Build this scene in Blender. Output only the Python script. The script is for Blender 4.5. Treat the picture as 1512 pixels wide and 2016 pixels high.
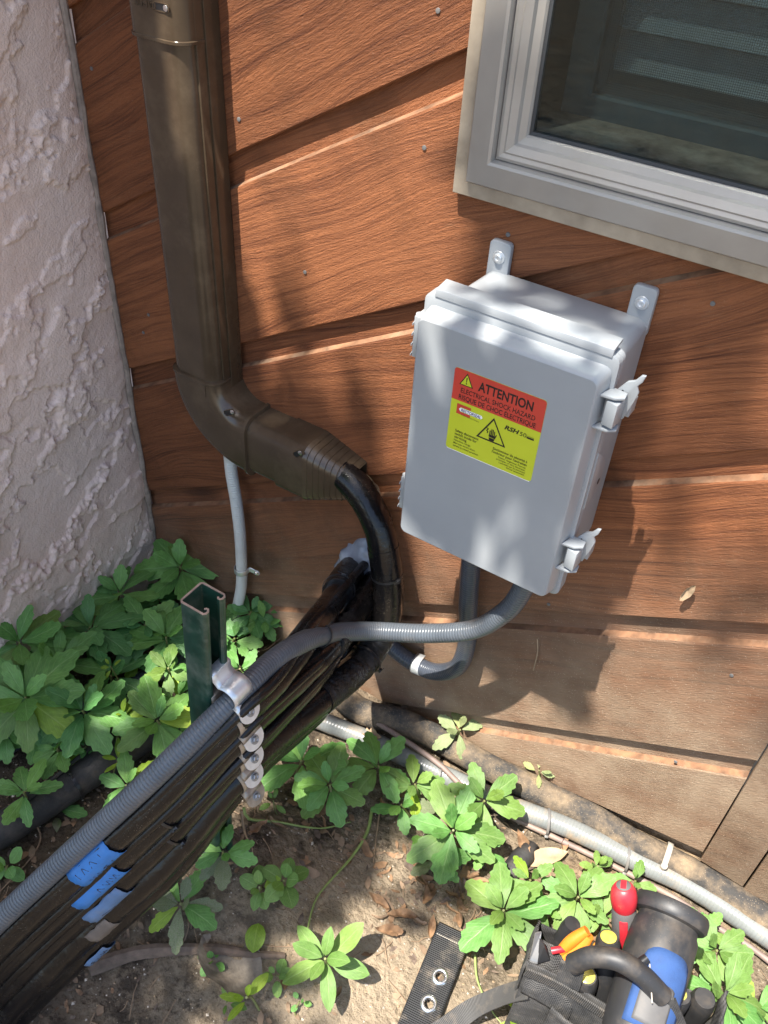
import bpy, bmesh, math, random
import numpy as np
from mathutils import Vector, Matrix, noise as mn

random.seed(7); rng = np.random.default_rng(7)
S = bpy.context.scene
for o in list(bpy.data.objects): bpy.data.objects.remove(o)
COL = S.collection

# ------------------------------------------------------------------ camera, sky, sun, exposure
# world: x along the wooden wall, y into it (wall face at y = 0), z up; units are metres
RW = np.array([[0.83860884, 0.542303, 0.05140689],
               [0.39257292, -0.53623695, -0.74721914],
               [-0.3776529, 0.64680553, -0.66258652]])
FPX = 1720.98
CAM = np.array([0.0, -1.0, 1.57])
cd = bpy.data.cameras.new('camera'); cam = bpy.data.objects.new('camera', cd); COL.objects.link(cam)
cd.sensor_width = 36; cd.sensor_fit = 'AUTO'; cd.lens = FPX / 2016 * 36
cd.clip_start = 0.02; cd.clip_end = 500
m3 = Matrix((RW[0], -RW[1], -RW[2])).transposed()
cam.matrix_world = Matrix.Translation(CAM) @ m3.to_4x4()
S.camera = cam

SUN = Vector((0.36, 1.0, -2.5)).normalized()          # direction the light travels
w = bpy.data.worlds.new('World'); S.world = w; w.use_nodes = True
wn = w.node_tree; bg = wn.nodes['Background']
sky = wn.nodes.new('ShaderNodeTexSky'); sky.sky_type = 'NISHITA'; sky.sun_disc = False
sky.sun_elevation = math.asin(-SUN.z); sky.sun_rotation = math.atan2(-SUN.x, -SUN.y)
sky.air_density = 1.0; sky.dust_density = 1.5; sky.ozone_density = 1.0
wn.links.new(sky.outputs[0], bg.inputs[0]); bg.inputs[1].default_value = 0.122
sd = bpy.data.lights.new('sun', 'SUN'); sd.energy = 5.0; sd.angle = math.radians(0.55); sd.color = (1, .95, .87)
sun = bpy.data.objects.new('sun', sd); COL.objects.link(sun)
sun.rotation_euler = SUN.to_track_quat('-Z', 'Y').to_euler()
sun.location = (-3, -6, 12)
S.view_settings.view_transform = 'Standard'; S.view_settings.look = 'None'
S.view_settings.gamma = 1; S.view_settings.use_curve_mapping = False
S.view_settings.exposure = 1.52
S.render.engine = 'CYCLES'
S.cycles.max_bounces = 6; S.cycles.transparent_max_bounces = 8

# ------------------------------------------------------------------ helpers
def ray(px, py):
    return RW.T @ np.array([(px - 756) / FPX, (py - 1008) / FPX, 1.0])
def at(px, py, x=None, y=None, z=None):
    """point of the world seen at a pixel of the photograph, on a plane x=, y= or z="""
    d = ray(px, py); ax, val = (0, x) if x is not None else (1, y) if y is not None else (2, z)
    return Vector(CAM + d * ((val - CAM[ax]) / d[ax]))
def mpp(p):  # metres per photo pixel at a point
    return float((RW @ (np.array(p) - CAM))[2]) / FPX

def tag(o, label=None, cat=None, group=None, kind=None):
    if label: o['label'] = label
    if cat: o['category'] = cat
    if group: o['group'] = group
    if kind: o['kind'] = kind
    return o
def thing(name, label, cat, loc=(0, 0, 0), group=None):
    o = bpy.data.objects.new(name, None); COL.objects.link(o); o.location = loc
    o.empty_display_size = .05
    return tag(o, label, cat, group)
def wloc(o):
    v = Vector((0, 0, 0))
    while o: v += o.location; o = o.parent
    return v

class MB:
    def __init__(s): s.v = []; s.f = []; s.uv = []; s.mi = []
    def add(s, vs, fs, uvs=None, mi=0):
        b = len(s.v); s.v += [tuple(p) for p in vs]
        for i, f in enumerate(fs):
            s.f.append(tuple(b + k for k in f)); s.mi.append(mi)
            s.uv.append(uvs[i] if uvs else [(0, 0)] * len(f))
        return s
    def build(s, name, mat, parent=None, smooth=True, bevel=0, seg=2, angle=40):
        off = wloc(parent) if parent else Vector((0, 0, 0))
        me = bpy.data.meshes.new(name)
        me.from_pydata([(p[0] - off.x, p[1] - off.y, p[2] - off.z) for p in s.v], [], s.f)
        u = me.uv_layers.new(name='UVMap')
        flat = [c for f in s.uv for p in f for c in p]
        u.data.foreach_set('uv', flat)
        for m in (mat if isinstance(mat, (list, tuple)) else [mat]): me.materials.append(m)
        me.polygons.foreach_set('material_index', s.mi)
        if bevel:
            bm = bmesh.new(); bm.from_mesh(me)
            bmesh.ops.remove_doubles(bm, verts=bm.verts, dist=1e-6)
            bmesh.ops.recalc_face_normals(bm, faces=bm.faces)
            es = [e for e in bm.edges if len(e.link_faces) == 2 and e.calc_face_angle() > math.radians(25)]
            bmesh.ops.bevel(bm, geom=es, offset=bevel, segments=seg, profile=.5, affect='EDGES', clamp_overlap=True)
            bm.to_mesh(me); bm.free()
        if smooth:
            me.shade_smooth()
            try: me.set_sharp_from_angle(angle=math.radians(angle))
            except Exception: pass
        o = bpy.data.objects.new(name, me); COL.objects.link(o)
        if parent: o.parent = parent
        return o
    # shapes ---------------------------------------------------------------
    def box(s, lo, hi, mi=0):
        (a, b, c), (d, e, f) = lo, hi
        return s.add([(a, b, c), (d, b, c), (d, e, c), (a, e, c), (a, b, f), (d, b, f), (d, e, f), (a, e, f)],
                     [(0, 3, 2, 1), (4, 5, 6, 7), (0, 1, 5, 4), (1, 2, 6, 5), (2, 3, 7, 6), (3, 0, 4, 7)], mi=mi)
    def obox(s, c, ax, ay, az, mi=0):
        c = Vector(c); ax, ay, az = Vector(ax), Vector(ay), Vector(az)
        vs = [c + sx * ax + sy * ay + sz * az for sz in (-1, 1) for sx, sy in ((-1, -1), (1, -1), (1, 1), (-1, 1))]
        return s.add(vs, [(0, 3, 2, 1), (4, 5, 6, 7), (0, 1, 5, 4), (1, 2, 6, 5), (2, 3, 7, 6), (3, 0, 4, 7)], mi=mi)
    def prism(s, poly, axis, lo, hi, mi=0):
        """poly: 2D points in the two other axes, extruded along axis from lo to hi"""
        def mk(p, t):
            return (t, p[0], p[1]) if axis == 0 else (p[0], t, p[1]) if axis == 1 else (p[0], p[1], t)
        n = len(poly)
        vs = [mk(p, lo) for p in poly] + [mk(p, hi) for p in poly]
        fs = [tuple(range(n))[::-1], tuple(range(n, 2 * n))] + [(i, (i + 1) % n, n + (i + 1) % n, n + i) for i in range(n)]
        return s.add(vs, fs, mi=mi)
    def loft(s, secs, closed=True, cap=True, uvscale=1.0, mi=0):
        n = len(secs[0]); vs = [p for q in secs for p in q]; fs = []; uvs = []
        L = [0]
        for a, b in zip(secs[:-1], secs[1:]):
            L.append(L[-1] + (sum((Vector(p) for p in b), Vector()) / n - sum((Vector(p) for p in a), Vector()) / n).length)
        m = n if closed else n - 1
        for i in range(len(secs) - 1):
            for j in range(m):
                k = (j + 1) % n
                fs.append((i * n + j, i * n + k, (i + 1) * n + k, (i + 1) * n + j))
                uvs.append([(L[i] * uvscale, j / m), (L[i] * uvscale, (j + 1) / m), (L[i + 1] * uvscale, (j + 1) / m), (L[i + 1] * uvscale, j / m)])
        if cap:
            fs.append(tuple(range(n))[::-1]); uvs.append([(0, 0)] * n)
            b = (len(secs) - 1) * n; fs.append(tuple(range(b, b + n))); uvs.append([(0, 0)] * n)
        return s.add(vs, fs, uvs, mi)
    def tube(s, path, r, seg=14, cap=True, mi=0):
        """r: number or function of arc length"""
        pts = [Vector(p) for p in path]; rf = r if callable(r) else (lambda t: r)
        T = [(pts[min(i + 1, len(pts) - 1)] - pts[max(i - 1, 0)]).normalized() for i in range(len(pts))]
        up = Vector((0, 0, 1)) if abs(T[0].z) < .9 else Vector((0, -1, 0))
        nrm = (up - up.dot(T[0]) * T[0]).normalized(); secs = []; t = 0
        for i, p in enumerate(pts):
            if i:
                t += (p - pts[i - 1]).length
                nrm = (nrm - nrm.dot(T[i]) * T[i]).normalized()
            b = T[i].cross(nrm); rr = rf(t)
            secs.append([p + rr * (math.cos(a) * nrm + math.sin(a) * b) for a in (2 * math.pi * k / seg for k in range(seg))])
        return s.loft(secs, cap=cap, mi=mi)
    def lathe(s, c, axis, prof, seg=20, mi=0):
        c = Vector(c); ax = Vector(axis).normalized(); u = ax.orthogonal().normalized(); v = ax.cross(u)
        secs = [[c + ax * h + r * (math.cos(a) * u + math.sin(a) * v) for a in (2 * math.pi * k / seg for k in range(seg))] for r, h in prof]
        return s.loft(secs, mi=mi)

def smooth(pts, step=.006):
    """Catmull-Rom through control points, resampled evenly"""
    P = [Vector(p) for p in pts]; P = [2 * P[0] - P[1]] + P + [2 * P[-1] - P[-2]]; out = []
    for i in range(1, len(P) - 2):
        a, b, c, d = P[i - 1:i + 3]; n = max(2, int((c - b).length / step))
        for k in range(n):
            t = k / n
            out.append(.5 * ((2 * b) + (c - a) * t + (2 * a - 5 * b + 4 * c - d) * t * t + (3 * b - a - 3 * c + d) * t ** 3))
    out.append(P[-2]); return out

# vectorised gradient noise
def perlin(x, y, seed=0):
    r = np.random.default_rng(seed); p = r.permutation(256); p = np.concatenate([p, p])
    ang = r.uniform(0, 2 * np.pi, 256)
    xi = np.floor(x).astype(int); yi = np.floor(y).astype(int); xf = x - xi; yf = y - yi
    u = xf ** 3 * (xf * (xf * 6 - 15) + 10); v = yf ** 3 * (yf * (yf * 6 - 15) + 10)
    def g(ix, iy, fx, fy):
        a = ang[p[(p[ix & 255] + iy) & 255]]; return np.cos(a) * fx + np.sin(a) * fy
    n00 = g(xi, yi, xf, yf); n10 = g(xi + 1, yi, xf - 1, yf); n01 = g(xi, yi + 1, xf, yf - 1); n11 = g(xi + 1, yi + 1, xf - 1, yf - 1)
    return ((n00 * (1 - u) + n10 * u) * (1 - v) + (n01 * (1 - u) + n11 * u) * v) * 1.4
def fbm(x, y, o=4, seed=0):
    s = 0; a = 1; t = 0
    for k in range(o):
        s = s + a * perlin(x * 2 ** k + 17 * k, y * 2 ** k - 9 * k, seed + k); t += a; a *= .5
    return s / t
def sstep(a, b, x):
    t = np.clip((x - a) / (b - a), 0, 1); return t * t * (3 - 2 * t)

# ------------------------------------------------------------------ material kit
class NT:
    def __init__(s, name):
        s.m = bpy.data.materials.new(name); s.m.use_nodes = True; s.t = s.m.node_tree
        s.b = s.t.nodes['Principled BSDF']
    def n(s, typ, ins=None, **kw):
        nd = s.t.nodes.new('ShaderNode' + typ)
        for k, v in kw.items(): setattr(nd, k, v)
        for k, v in (ins or {}).items(): s.put(nd.inputs[k], v)
        return nd
    def put(s, sock, v):
        if isinstance(v, bpy.types.NodeSocket): s.t.links.new(v, sock)
        else:
            if isinstance(v, tuple) and len(v) == 3 and sock.type == 'RGBA': v = v + (1,)
            sock.default_value = v
    def obj(s): return s.n('TexCoord').outputs['Object']
    def uv(s): return s.n('TexCoord').outputs['UV']
    def map(s, v, scale=(1, 1, 1), rot=(0, 0, 0), loc=(0, 0, 0)):
        return s.n('Mapping', {'Vector': v, 'Scale': scale, 'Rotation': rot, 'Location': loc}).outputs[0]
    def noise(s, v, scale, detail=3, rough=.55, dist=0):
        return s.n('TexNoise', {'Vector': v, 'Scale': scale, 'Detail': detail, 'Roughness': rough, 'Distortion': dist}).outputs[0]
    def vor(s, v, scale, feature='F1', out='Distance', rnd=1.0):
        return s.n('TexVoronoi', {'Vector': v, 'Scale': scale, 'Randomness': rnd}, feature=feature).outputs[out]
    def ramp(s, f, stops, interp='LINEAR'):
        nd = s.n('ValToRGB', {'Fac': f}); cr = nd.color_ramp; cr.interpolation = interp
        while len(cr.elements) < len(stops): cr.elements.new(.5)
        for e, (p, c) in zip(cr.elements, stops):
            e.position = p; e.color = (c, c, c, 1) if isinstance(c, (int, float)) else tuple(c) + (1,)
        return nd.outputs[0]
    def mix(s, f, a, b, mode='MIX'):
        nd = s.n('Mix', data_type='RGBA', blend_type=mode)
        s.put(nd.inputs[0], f); s.put(nd.inputs[6], a); s.put(nd.inputs[7], b); return nd.outputs[2]
    def math(s, op, a, b=0.0, c=0.0):
        nd = s.n('Math', operation=op); s.put(nd.inputs[0], a); s.put(nd.inputs[1], b)
        if len(nd.inputs) > 2: s.put(nd.inputs[2], c)
        return nd.outputs[0]
    def sep(s, v):
        return s.n('SeparateXYZ', {'Vector': v}).outputs
    def bump(s, h, strength=.5, dist=.001, prev=None):
        ins = {'Height': h, 'Strength': strength, 'Distance': dist}
        if prev is not None: ins['Normal'] = prev
        return s.n('Bump', ins).outputs[0]
    def out(s, col=None, rough=None, metal=None, normal=None, spec=None, **kw):
        if col is not None: s.put(s.b.inputs['Base Color'], col)
        if rough is not None: s.put(s.b.inputs['Roughness'], rough)
        if metal is not None: s.put(s.b.inputs['Metallic'], metal)
        if normal is not None: s.put(s.b.inputs['Normal'], normal)
        if spec is not None: s.put(s.b.inputs['Specular IOR Level'], spec)
        for k, v in kw.items(): s.put(s.b.inputs[k.replace('_', ' ')], v)
        return s.m

def plain(name, col, rough=.5, metal=0, var=.12, scale=30, dust=0, dustcol=(.30, .23, .16), bump=.0, bscale=200, bdist=.0006, spec=.5):
    t = NT(name); v = t.obj()
    n = t.noise(v, scale, 4)
    c = t.mix(1, col, t.ramp(n, [(.3, 1 - var), (.7, 1 + var)]), 'MULTIPLY')
    r = t.math('ADD', t.math('MULTIPLY', n, .15), rough - .075)
    if dust:
        d = t.math('MULTIPLY', t.noise(v, scale * .6, 6, .65), 1.0)
        dm = t.ramp(d, [(.5, 0), (.72, dust)])
        sp = t.ramp(t.vor(v, 260), [(.10, dust), (.17, 0)])
        dm = t.math('MAXIMUM', dm, t.math('MULTIPLY', sp, t.ramp(t.noise(v, 14), [(.5, 0), (.62, 1)])))
        c = t.mix(dm, c, dustcol); r = t.math('MAXIMUM', r, t.math('MULTIPLY', dm, .8))
    nm = t.bump(t.noise(v, bscale, 3), bump, bdist) if bump else None
    return t.out(c, r, metal, nm, spec)

GRAIN = math.radians(29.25)
def wood(name, base, dark, dirt=1.0):
    t = NT(name); o = t.obj()
    rnd = t.n('ObjectInfo').outputs['Random']
    v0 = t.n('VectorMath', {0: o, 1: t.n('CombineXYZ', {'X': t.math('MULTIPLY', rnd, 37.0), 'Z': t.math('MULTIPLY', rnd, 11.0)}).outputs[0]}, operation='ADD').outputs[0]
    r = t.map(t.map(v0, rot=(0, GRAIN, 0)), scale=(1, 1, 1))       # u along the board, z across it
    warp = t.noise(t.map(r, scale=(1.5, 1, 4.5)), 1.0, 2)
    wv = t.n('VectorMath', {0: r, 1: t.n('CombineXYZ', {'Z': t.math('MULTIPLY', warp, .13)}).outputs[0]}, operation='ADD').outputs[0]
    # knots: sparse cells; the grain lines bend round them
    kd = t.vor(t.map(r, scale=(1.9, 0.0, 3.6)), 1.5)
    kn = t.ramp(kd, [(.0, 1), (.10, .85), (.22, .0)])
    ring = t.noise(t.map(wv, scale=(1.2, 1, 85)), 1.0, 4, .6)
    ring2 = t.noise(t.map(wv, scale=(9, 1, 420)), 1.0, 4, .65)
    big = t.noise(t.map(r, scale=(1.5, 1, 6)), 1.0, 4)
    fac = t.math('ADD', t.math('MULTIPLY', ring, .45), t.math('ADD', t.math('MULTIPLY', ring2, .50), t.math('MULTIPLY', big, .30)))
    c = t.mix(t.ramp(fac, [(.48, 0), (.68, 1)]), dark, base)
    c = t.mix(t.math('MULTIPLY', kn, .8), c, tuple(x * .35 for x in dark))
    c = t.mix(1, c, t.ramp(rnd, [(0, (.74, .70, .68)), (1, (1.16, 1.12, 1.08))]), 'MULTIPLY')
    # worn / bleached streaks and dark weather stains
    st = t.noise(t.map(r, scale=(7, 1, 3.2)), 1.0, 5, .62)
    c = t.mix(t.ramp(st, [(.52, 0), (.70, .6)]), c, tuple(x * .33 for x in base))
    pale = t.noise(t.map(r, scale=(9, 1, 40)), 1.0, 5, .7)
    c = t.mix(t.ramp(pale, [(.60, 0), (.80, .35)]), c, (base[0] * 1.15, base[1] * 1.7, base[2] * 2.2))
    xz = t.sep(o); low_shade = t.n('MapRange', {0: t.math('SUBTRACT', t.math('ADD', xz[2], t.math('MULTIPLY', xz[0], -.10)), t.math('MULTIPLY', t.noise(o, 4, 5, .6), .35)), 1: .75, 2: .25, 3: 0.0, 4: .62}).outputs[0]
    c = t.mix(low_shade, c, t.mix(1, c, (.40, .37, .38), 'MULTIPLY'))       # shade on the lower boards, painted into the wood colour
    # rain splash: soil specks and a dusty film, low on the wall
    xyz = t.sep(o)
    low = t.math('SUBTRACT', t.math('ADD', .46, t.math('MULTIPLY', xyz[0], .42)), xyz[2])
    lowm = t.n('MapRange', {0: low, 1: -.36, 2: .16, 3: 0.0, 4: 1.0}).outputs[0]
    film = t.math('MULTIPLY', lowm, t.ramp(t.noise(o, 9, 6, .62), [(.30, .35), (.62, 1.0)]))
    c = t.mix(t.math('MULTIPLY', film, .88 * dirt), c, (.33, .24, .16))
    sp = t.ramp(t.vor(o, 210), [(.08, 1), (.20, 0)])
    spm = t.math('MULTIPLY', sp, t.ramp(t.noise(o, 45, 2), [(.36, 0), (.50, 1)]))
    c = t.mix(t.math('MULTIPLY', spm, t.math('ADD', t.math('MULTIPLY', lowm, .9 * dirt), .10)), c, (.46, .37, .27))
    # rough-sawn relief
    saw = t.noise(t.map(wv, scale=(70, 40, 430)), 1.0, 6, .70, .4)
    fib = t.noise(t.map(r, scale=(90, 40, 620)), 1.0, 3, .6)
    h = t.math('ADD', t.math('MULTIPLY', saw, 1.0), t.math('MULTIPLY', fib, .35))
    nm = t.bump(h, .9, .0031)
    return t.out(c, t.math('ADD', .62, t.math('MULTIPLY', film, .25)), 0, nm, .25)

M = {}
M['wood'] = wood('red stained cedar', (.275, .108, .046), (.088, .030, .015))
M['ledge'] = plain('dusty board ledge', (.19, .095, .048), .8, var=.5, scale=40, dust=.5, dustcol=(.30,.215,.14), bump=.5, bscale=300)
M['ledge2'] = plain('stained board recess', (.29, .10, .038), .7, var=.35, scale=26, dust=.35, bump=.6, bscale=260)
M['alu'] = plain('champagne aluminium', (.34, .318, .285), .46, .35, var=.10, scale=12, dust=.22, dustcol=(.42, .34, .25))
M['alu_trim'] = plain('weathered beige trim', (.33, .275, .205), .6, .1, var=.25, scale=26, dust=.45, dustcol=(.34, .27, .19))
M['brown_pvc'] = plain('brown duct plastic', (.060, .041, .025), .20, 0, var=.14, scale=18, dust=.14, dustcol=(.30, .23, .15), bump=.10, bscale=120)
M['box_grey'] = plain('light grey enclosure plastic', (.285, .303, .315), .30, 0, var=.05, scale=9, dust=.10, dustcol=(.45, .42, .37), bump=.05, bscale=500, bdist=.0003)
M['zinc'] = plain('zinc plated steel', (.62, .64, .65), .34, .6, var=.12, scale=60, dust=.10)
M['zinc_dirty'] = plain('soiled zinc steel', (.34, .29, .235), .45, .5, var=.3, scale=60, dust=.5)
M['steel'] = plain('bright screw steel', (.72, .73, .73), .22, .95, var=.06)
M['bolt'] = plain('dull bolt steel', (.27, .28, .29), .38, .7, var=.2, scale=90)
M['green_paint'] = plain('dark green strut paint', (.010, .042, .028), .38, 0, var=.2, scale=40, dust=.32, dustcol=(.26, .29, .24))
M['cut_steel'] = plain('raw sawn steel edge', (.36, .27, .22), .5, .4, var=.25, scale=90)
M['hose_grey'] = plain('pale grey drain hose', (.52, .53, .49), .5, 0, var=.06, scale=30, dust=.15)
M['tie'] = plain('black cable tie nylon', (.014, .014, .015), .35)
M['tie_grey'] = plain('sun bleached cable tie', (.13, .125, .12), .55, dust=.3)
M['white_clip'] = plain('off white plastic clip', (.42, .38, .32), .55, dust=.35)
M['foam'] = plain('pale sealing foam', (.20, .23, .28), .22, 0, var=.12, scale=40, bump=.6, bscale=60, bdist=.004)
M['mud'] = plain('tan foundation soil', (.34, .24, .145), .95, 0, var=.35, scale=40, bump=.9, bscale=90, bdist=.006)
M['seal'] = plain('grey corner caulk', (.25, .20, .165), .7, 0, var=.3, scale=60, bump=.6, bscale=120)
M['root'] = plain('dead root bark', (.115, .082, .060), .9, var=.3, scale=70, bump=.8, bscale=160, bdist=.002)
M['twig'] = plain('dry twig', (.23, .155, .095), .85, var=.35, scale=60)
M['vine'] = plain('green vine stem', (.20, .26, .075), .55, var=.2, scale=30)
M['stem'] = plain('plant stem', (.16, .17, .06), .6, var=.25, scale=30)
M['dead_leaf'] = plain('dead brown leaf', (.20, .115, .060), .8, var=.5, scale=45, bump=.5, bscale=80, bdist=.002)
M['dead_pale'] = plain('dead tan leaf', (.33, .235, .145), .75, var=.3, scale=45, bump=.5, bscale=80, bdist=.002)
M['dead_grey'] = plain('grey rotten leaf', (.17, .145, .115), .9, var=.4, scale=45, dust=.5, bump=.8, bscale=60, bdist=.004)
M['web_black'] = plain('black webbing', (.022, .022, .024), .62, dust=.18)
M['rubber'] = plain('black rubber', (.022, .022, .023), .5, dust=.2)
M['red_plastic'] = plain('red handle plastic', (.40, .020, .030), .36, dust=.2)
M['grip_grey'] = plain('grey grip rubber', (.085, .082, .08), .62, dust=.15)
M['orange'] = plain('orange plier grip', (.66, .20, .02), .38, dust=.2)
M['yellow_cap'] = plain('yellow end cap', (.52, .46, .09), .3, .2, var=.25, scale=80)
M['blue_cloth'] = plain('blue fabric panel', (.022, .062, .18), .8, var=.12, scale=60, bump=.5, bscale=500)
M['grey_plate'] = plain('silver blade', (.55, .56, .57), .3, .8)
M['red_label'] = plain('printed red', (.50, .055, .035), .32, var=.02)
M['yellow_label'] = plain('printed yellow', (.48, .53, .03), .32, var=.02)
M['black_ink'] = plain('black ink', (.02, .014, .012), .4)
M['white_ink'] = plain('white print', (.80, .80, .80), .35, var=.02)
M['navy_ink'] = plain('navy print', (.03, .04, .14), .4)
M['tape_blue'] = plain('blue masking tape', (.028, .165, .45), .55, var=.10, scale=60, dust=.10)
M['tape_faded'] = plain('dusty blue masking tape', (.085, .16, .29), .65, var=.15, scale=60, dust=.45, dustcol=(.25, .22, .19))
M['tape_grey'] = plain('mud covered tape', (.13, .105, .085), .75, var=.2, scale=60, dust=.4)
M['blind'] = plain('teal grey blind slat', (.30, .33, .33), .5)
M['inside'] = plain('dark interior', (.045, .060, .064), .7)
M['sill_wood'] = plain('dirty brown sill', (.20, .15, .115), .8, var=.4, scale=50, dust=.5, dustcol=(.3, .26, .22), bump=.5)
M['gasket'] = plain('black window gasket', (.03, .032, .034), .6)

def m_insul():
    t = NT('black foam pipe insulation'); o = t.obj(); u = t.uv()
    n = t.noise(o, 14, 5, .6)
    c = t.mix(t.ramp(n, [(.42, 0), (.66, 1)]), (.0045, .0045, .0055), (.009, .008, .0075))
    dust = t.ramp(t.noise(o, 26, 6, .66), [(.50, 0), (.70, .75)])
    xyz = t.sep(o)
    c = t.mix(t.math('MULTIPLY', dust, .05), c, (.085, .060, .040))
    sp = t.math('MULTIPLY', t.ramp(t.vor(o, 330), [(.07, 1), (.16, 0)]), t.ramp(t.noise(o, 30, 2), [(.52, 0), (.6, 1)]))
    c = t.mix(t.math('MULTIPLY', sp, .7), c, (.33, .27, .2))
    wr = t.noise(t.map(u, scale=(60, 5, 1)), 1, 5, .6, 1.2)
    h = t.math('ADD', wr, t.math('MULTIPLY', t.noise(o, 160, 3), .5))
    return t.out(c, t.math('ADD', .15, t.math('MULTIPLY', dust, .35)), 0, t.bump(h, .45, .0020), .30, Coat_Weight=.10, Coat_Roughness=.08)
M['insul'] = m_insul()
def m_tape_wrap():
    t = NT('glossy crinkled black wrap'); o = t.obj(); u = t.uv()
    wr = t.n('TexNoise', {'Vector': t.map(u, scale=(75, 7, 1)), 'Scale': 1, 'Detail': 4, 'Roughness': .55, 'Distortion': 2.0}).outputs[0]
    rid = t.math('ABSOLUTE', t.math('SUBTRACT', wr, .5))
    c = t.mix(t.ramp(t.noise(o, 22, 5), [(.5, 0), (.75, .5)]), (.006, .006, .007), (.030, .023, .017))
    return t.out(c, .20, 0, t.bump(rid, .95, .010), .45)
M['wrap'] = m_tape_wrap()
def m_conduit(name, col, dust, pitch=190.0, bs=.40):
    t = NT(name); o = t.obj(); u = t.uv(); xyz = t.sep(u)
    ph = t.math('ADD', t.math('MULTIPLY', xyz[0], pitch), xyz[1])
    h = t.math('ABSOLUTE', t.math('SINE', t.math('MULTIPLY', ph, math.pi)))
    h = t.math('POWER', h, .45)
    c = t.mix(t.ramp(t.noise(o, 30, 4), [(.35, 0), (.7, 1)]), tuple(k * .88 for k in col), tuple(k * 1.1 for k in col))
    c = t.mix(t.math('MULTIPLY', t.math('SUBTRACT', 1.0, h), .25), c, tuple(k * .55 for k in col))
    d = t.ramp(t.noise(o, 20, 6, .65), [(.52, 0), (.7, dust)])
    c = t.mix(d, c, (.28, .21, .14))
    return t.out(c, t.math('ADD', .28, t.math('MULTIPLY', d, .4)), 0, t.bump(h, bs, .0011), .5)
M['conduit'] = m_conduit('grey liquid tight conduit', (.078, .090, .104), .10, 190.0, .7)
M['conduit_dark'] = m_conduit('dark blue grey conduit', (.050, .058, .074), .14, 190.0, .6)
M['conduit_pale'] = m_conduit('weathered pale grey conduit', (.185, .195, .19), .80, 150.0, .34)
M['cable_brown'] = plain('dusty brown cable', (.20, .145, .125), .6, var=.2, scale=40, dust=.5)
def m_oldfoam():
    t = NT('muddy old pipe foam'); o = t.obj()
    n = t.noise(o, 22, 6, .66)
    c = t.mix(t.ramp(n, [(.40, 0), (.70, 1)]), (.048, .045, .042), (.24, .175, .11))
    sp = t.ramp(t.vor(o, 240), [(.1, 1), (.2, 0)])
    c = t.mix(t.math('MULTIPLY', sp, .6), c, (.36, .28, .19))
    return t.out(c, .85, 0, t.bump(t.noise(o, 70, 5, .62), .8, .007), .3)
M['oldfoam'] = m_oldfoam()
M['blackfoam'] = plain('worn black foam sleeve', (.028, .027, .027), .7, var=.25, scale=30, dust=.35, dustcol=(.16, .12, .085), bump=.6, bscale=90, bdist=.003)

def m_stucco():
    t = NT('painted skip trowel stucco'); o = t.obj()
    c = t.mix(t.ramp(t.noise(o, 7, 5, .6), [(.3, 0), (.7, 1)]), (.66, .50, .42), (.76, .60, .51))
    st = t.noise(t.map(o, scale=(1, 9, 2)), 1.5, 5, .62)
    c = t.mix(t.ramp(st, [(.58, 0), (.8, .35)]), c, (.34, .27, .225))
    h = t.math('ADD', t.noise(o, 260, 4, .6), t.math('MULTIPLY', t.noise(o, 60, 4), 1.2))
    return t.out(c, .72, 0, t.bump(h, .75, .0026), .3)
M['stucco'] = m_stucco()

def m_soil():
    t = NT('bare garden soil'); o = t.obj()
    n = t.noise(o, 6, 9, .70); n2 = t.noise(o, 45, 8, .70); n3 = t.noise(o, 18, 8, .72)
    c = t.mix(t.ramp(n, [(.36, 0), (.60, 1)]), (.135, .108, .080), (.36, .275, .185))
    c = t.mix(t.ramp(n2, [(.46, 0), (.66, .8)]), c, (.40, .315, .22))
    c = t.mix(t.ramp(n3, [(.52, 0), (.62, .85)]), c, (.070, .054, .041))
    c = t.mix(t.ramp(t.noise(o, 3.1, 5), [(.54, 0), (.66, .6)]), c, (.30, .175, .085))
    c = t.mix(t.ramp(t.noise(t.map(o, loc=(3, 1, 0)), 110, 6, .7), [(.54, 0), (.64, .7)]), c, (.060, .046, .035))
    xyz = t.sep(o)
    dx = t.math('SUBTRACT', xyz[0], -.26); dy = t.math('SUBTRACT', xyz[1], -.50)
    dry = t.math('SQRT', t.math('ADD', t.math('MULTIPLY', dx, dx), t.math('MULTIPLY', dy, dy)))
    dry = t.math('ADD', dry, t.math('MULTIPLY', t.math('SUBTRACT', t.noise(o, 9, 5), .5), .16))
    c = t.mix(t.ramp(dry, [(.10, .62), (.26, 0)]), c, (.50, .395, .275))      # sunlit pool on the bare soil, painted in as a paler tone
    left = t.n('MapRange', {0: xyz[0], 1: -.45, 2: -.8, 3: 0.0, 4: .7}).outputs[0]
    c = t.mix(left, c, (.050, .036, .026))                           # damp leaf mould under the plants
    sp = t.math('MULTIPLY', t.ramp(t.vor(o, 170), [(.10, 1), (.18, 0)]), t.ramp(t.noise(o, 40, 2), [(.5, 0), (.58, 1)]))
    c = t.mix(t.math('MULTIPLY', sp, .8), c, (.50, .42, .32))
    cl = t.ramp(t.vor(t.map(o, loc=(1, 2, 0)), 95, 'SMOOTH_F1'), [(.0, 1), (.55, 0)])
    h = t.math('ADD', t.math('ADD', t.noise(o, 95, 8, .72), t.math('MULTIPLY', t.noise(o, 26, 5), 1.4)), t.math('MULTIPLY', cl, .35))
    return t.out(c, .95, 0, t.bump(h, 1.0, .018), .12)
M['soil'] = m_soil()
M['chip'] = plain('bark and leaf crumbs', (.20, .135, .085), .9, var=.5, scale=25)
M['pebble'] = plain('small stones', (.42, .36, .29), .8, var=.5, scale=25)

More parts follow.
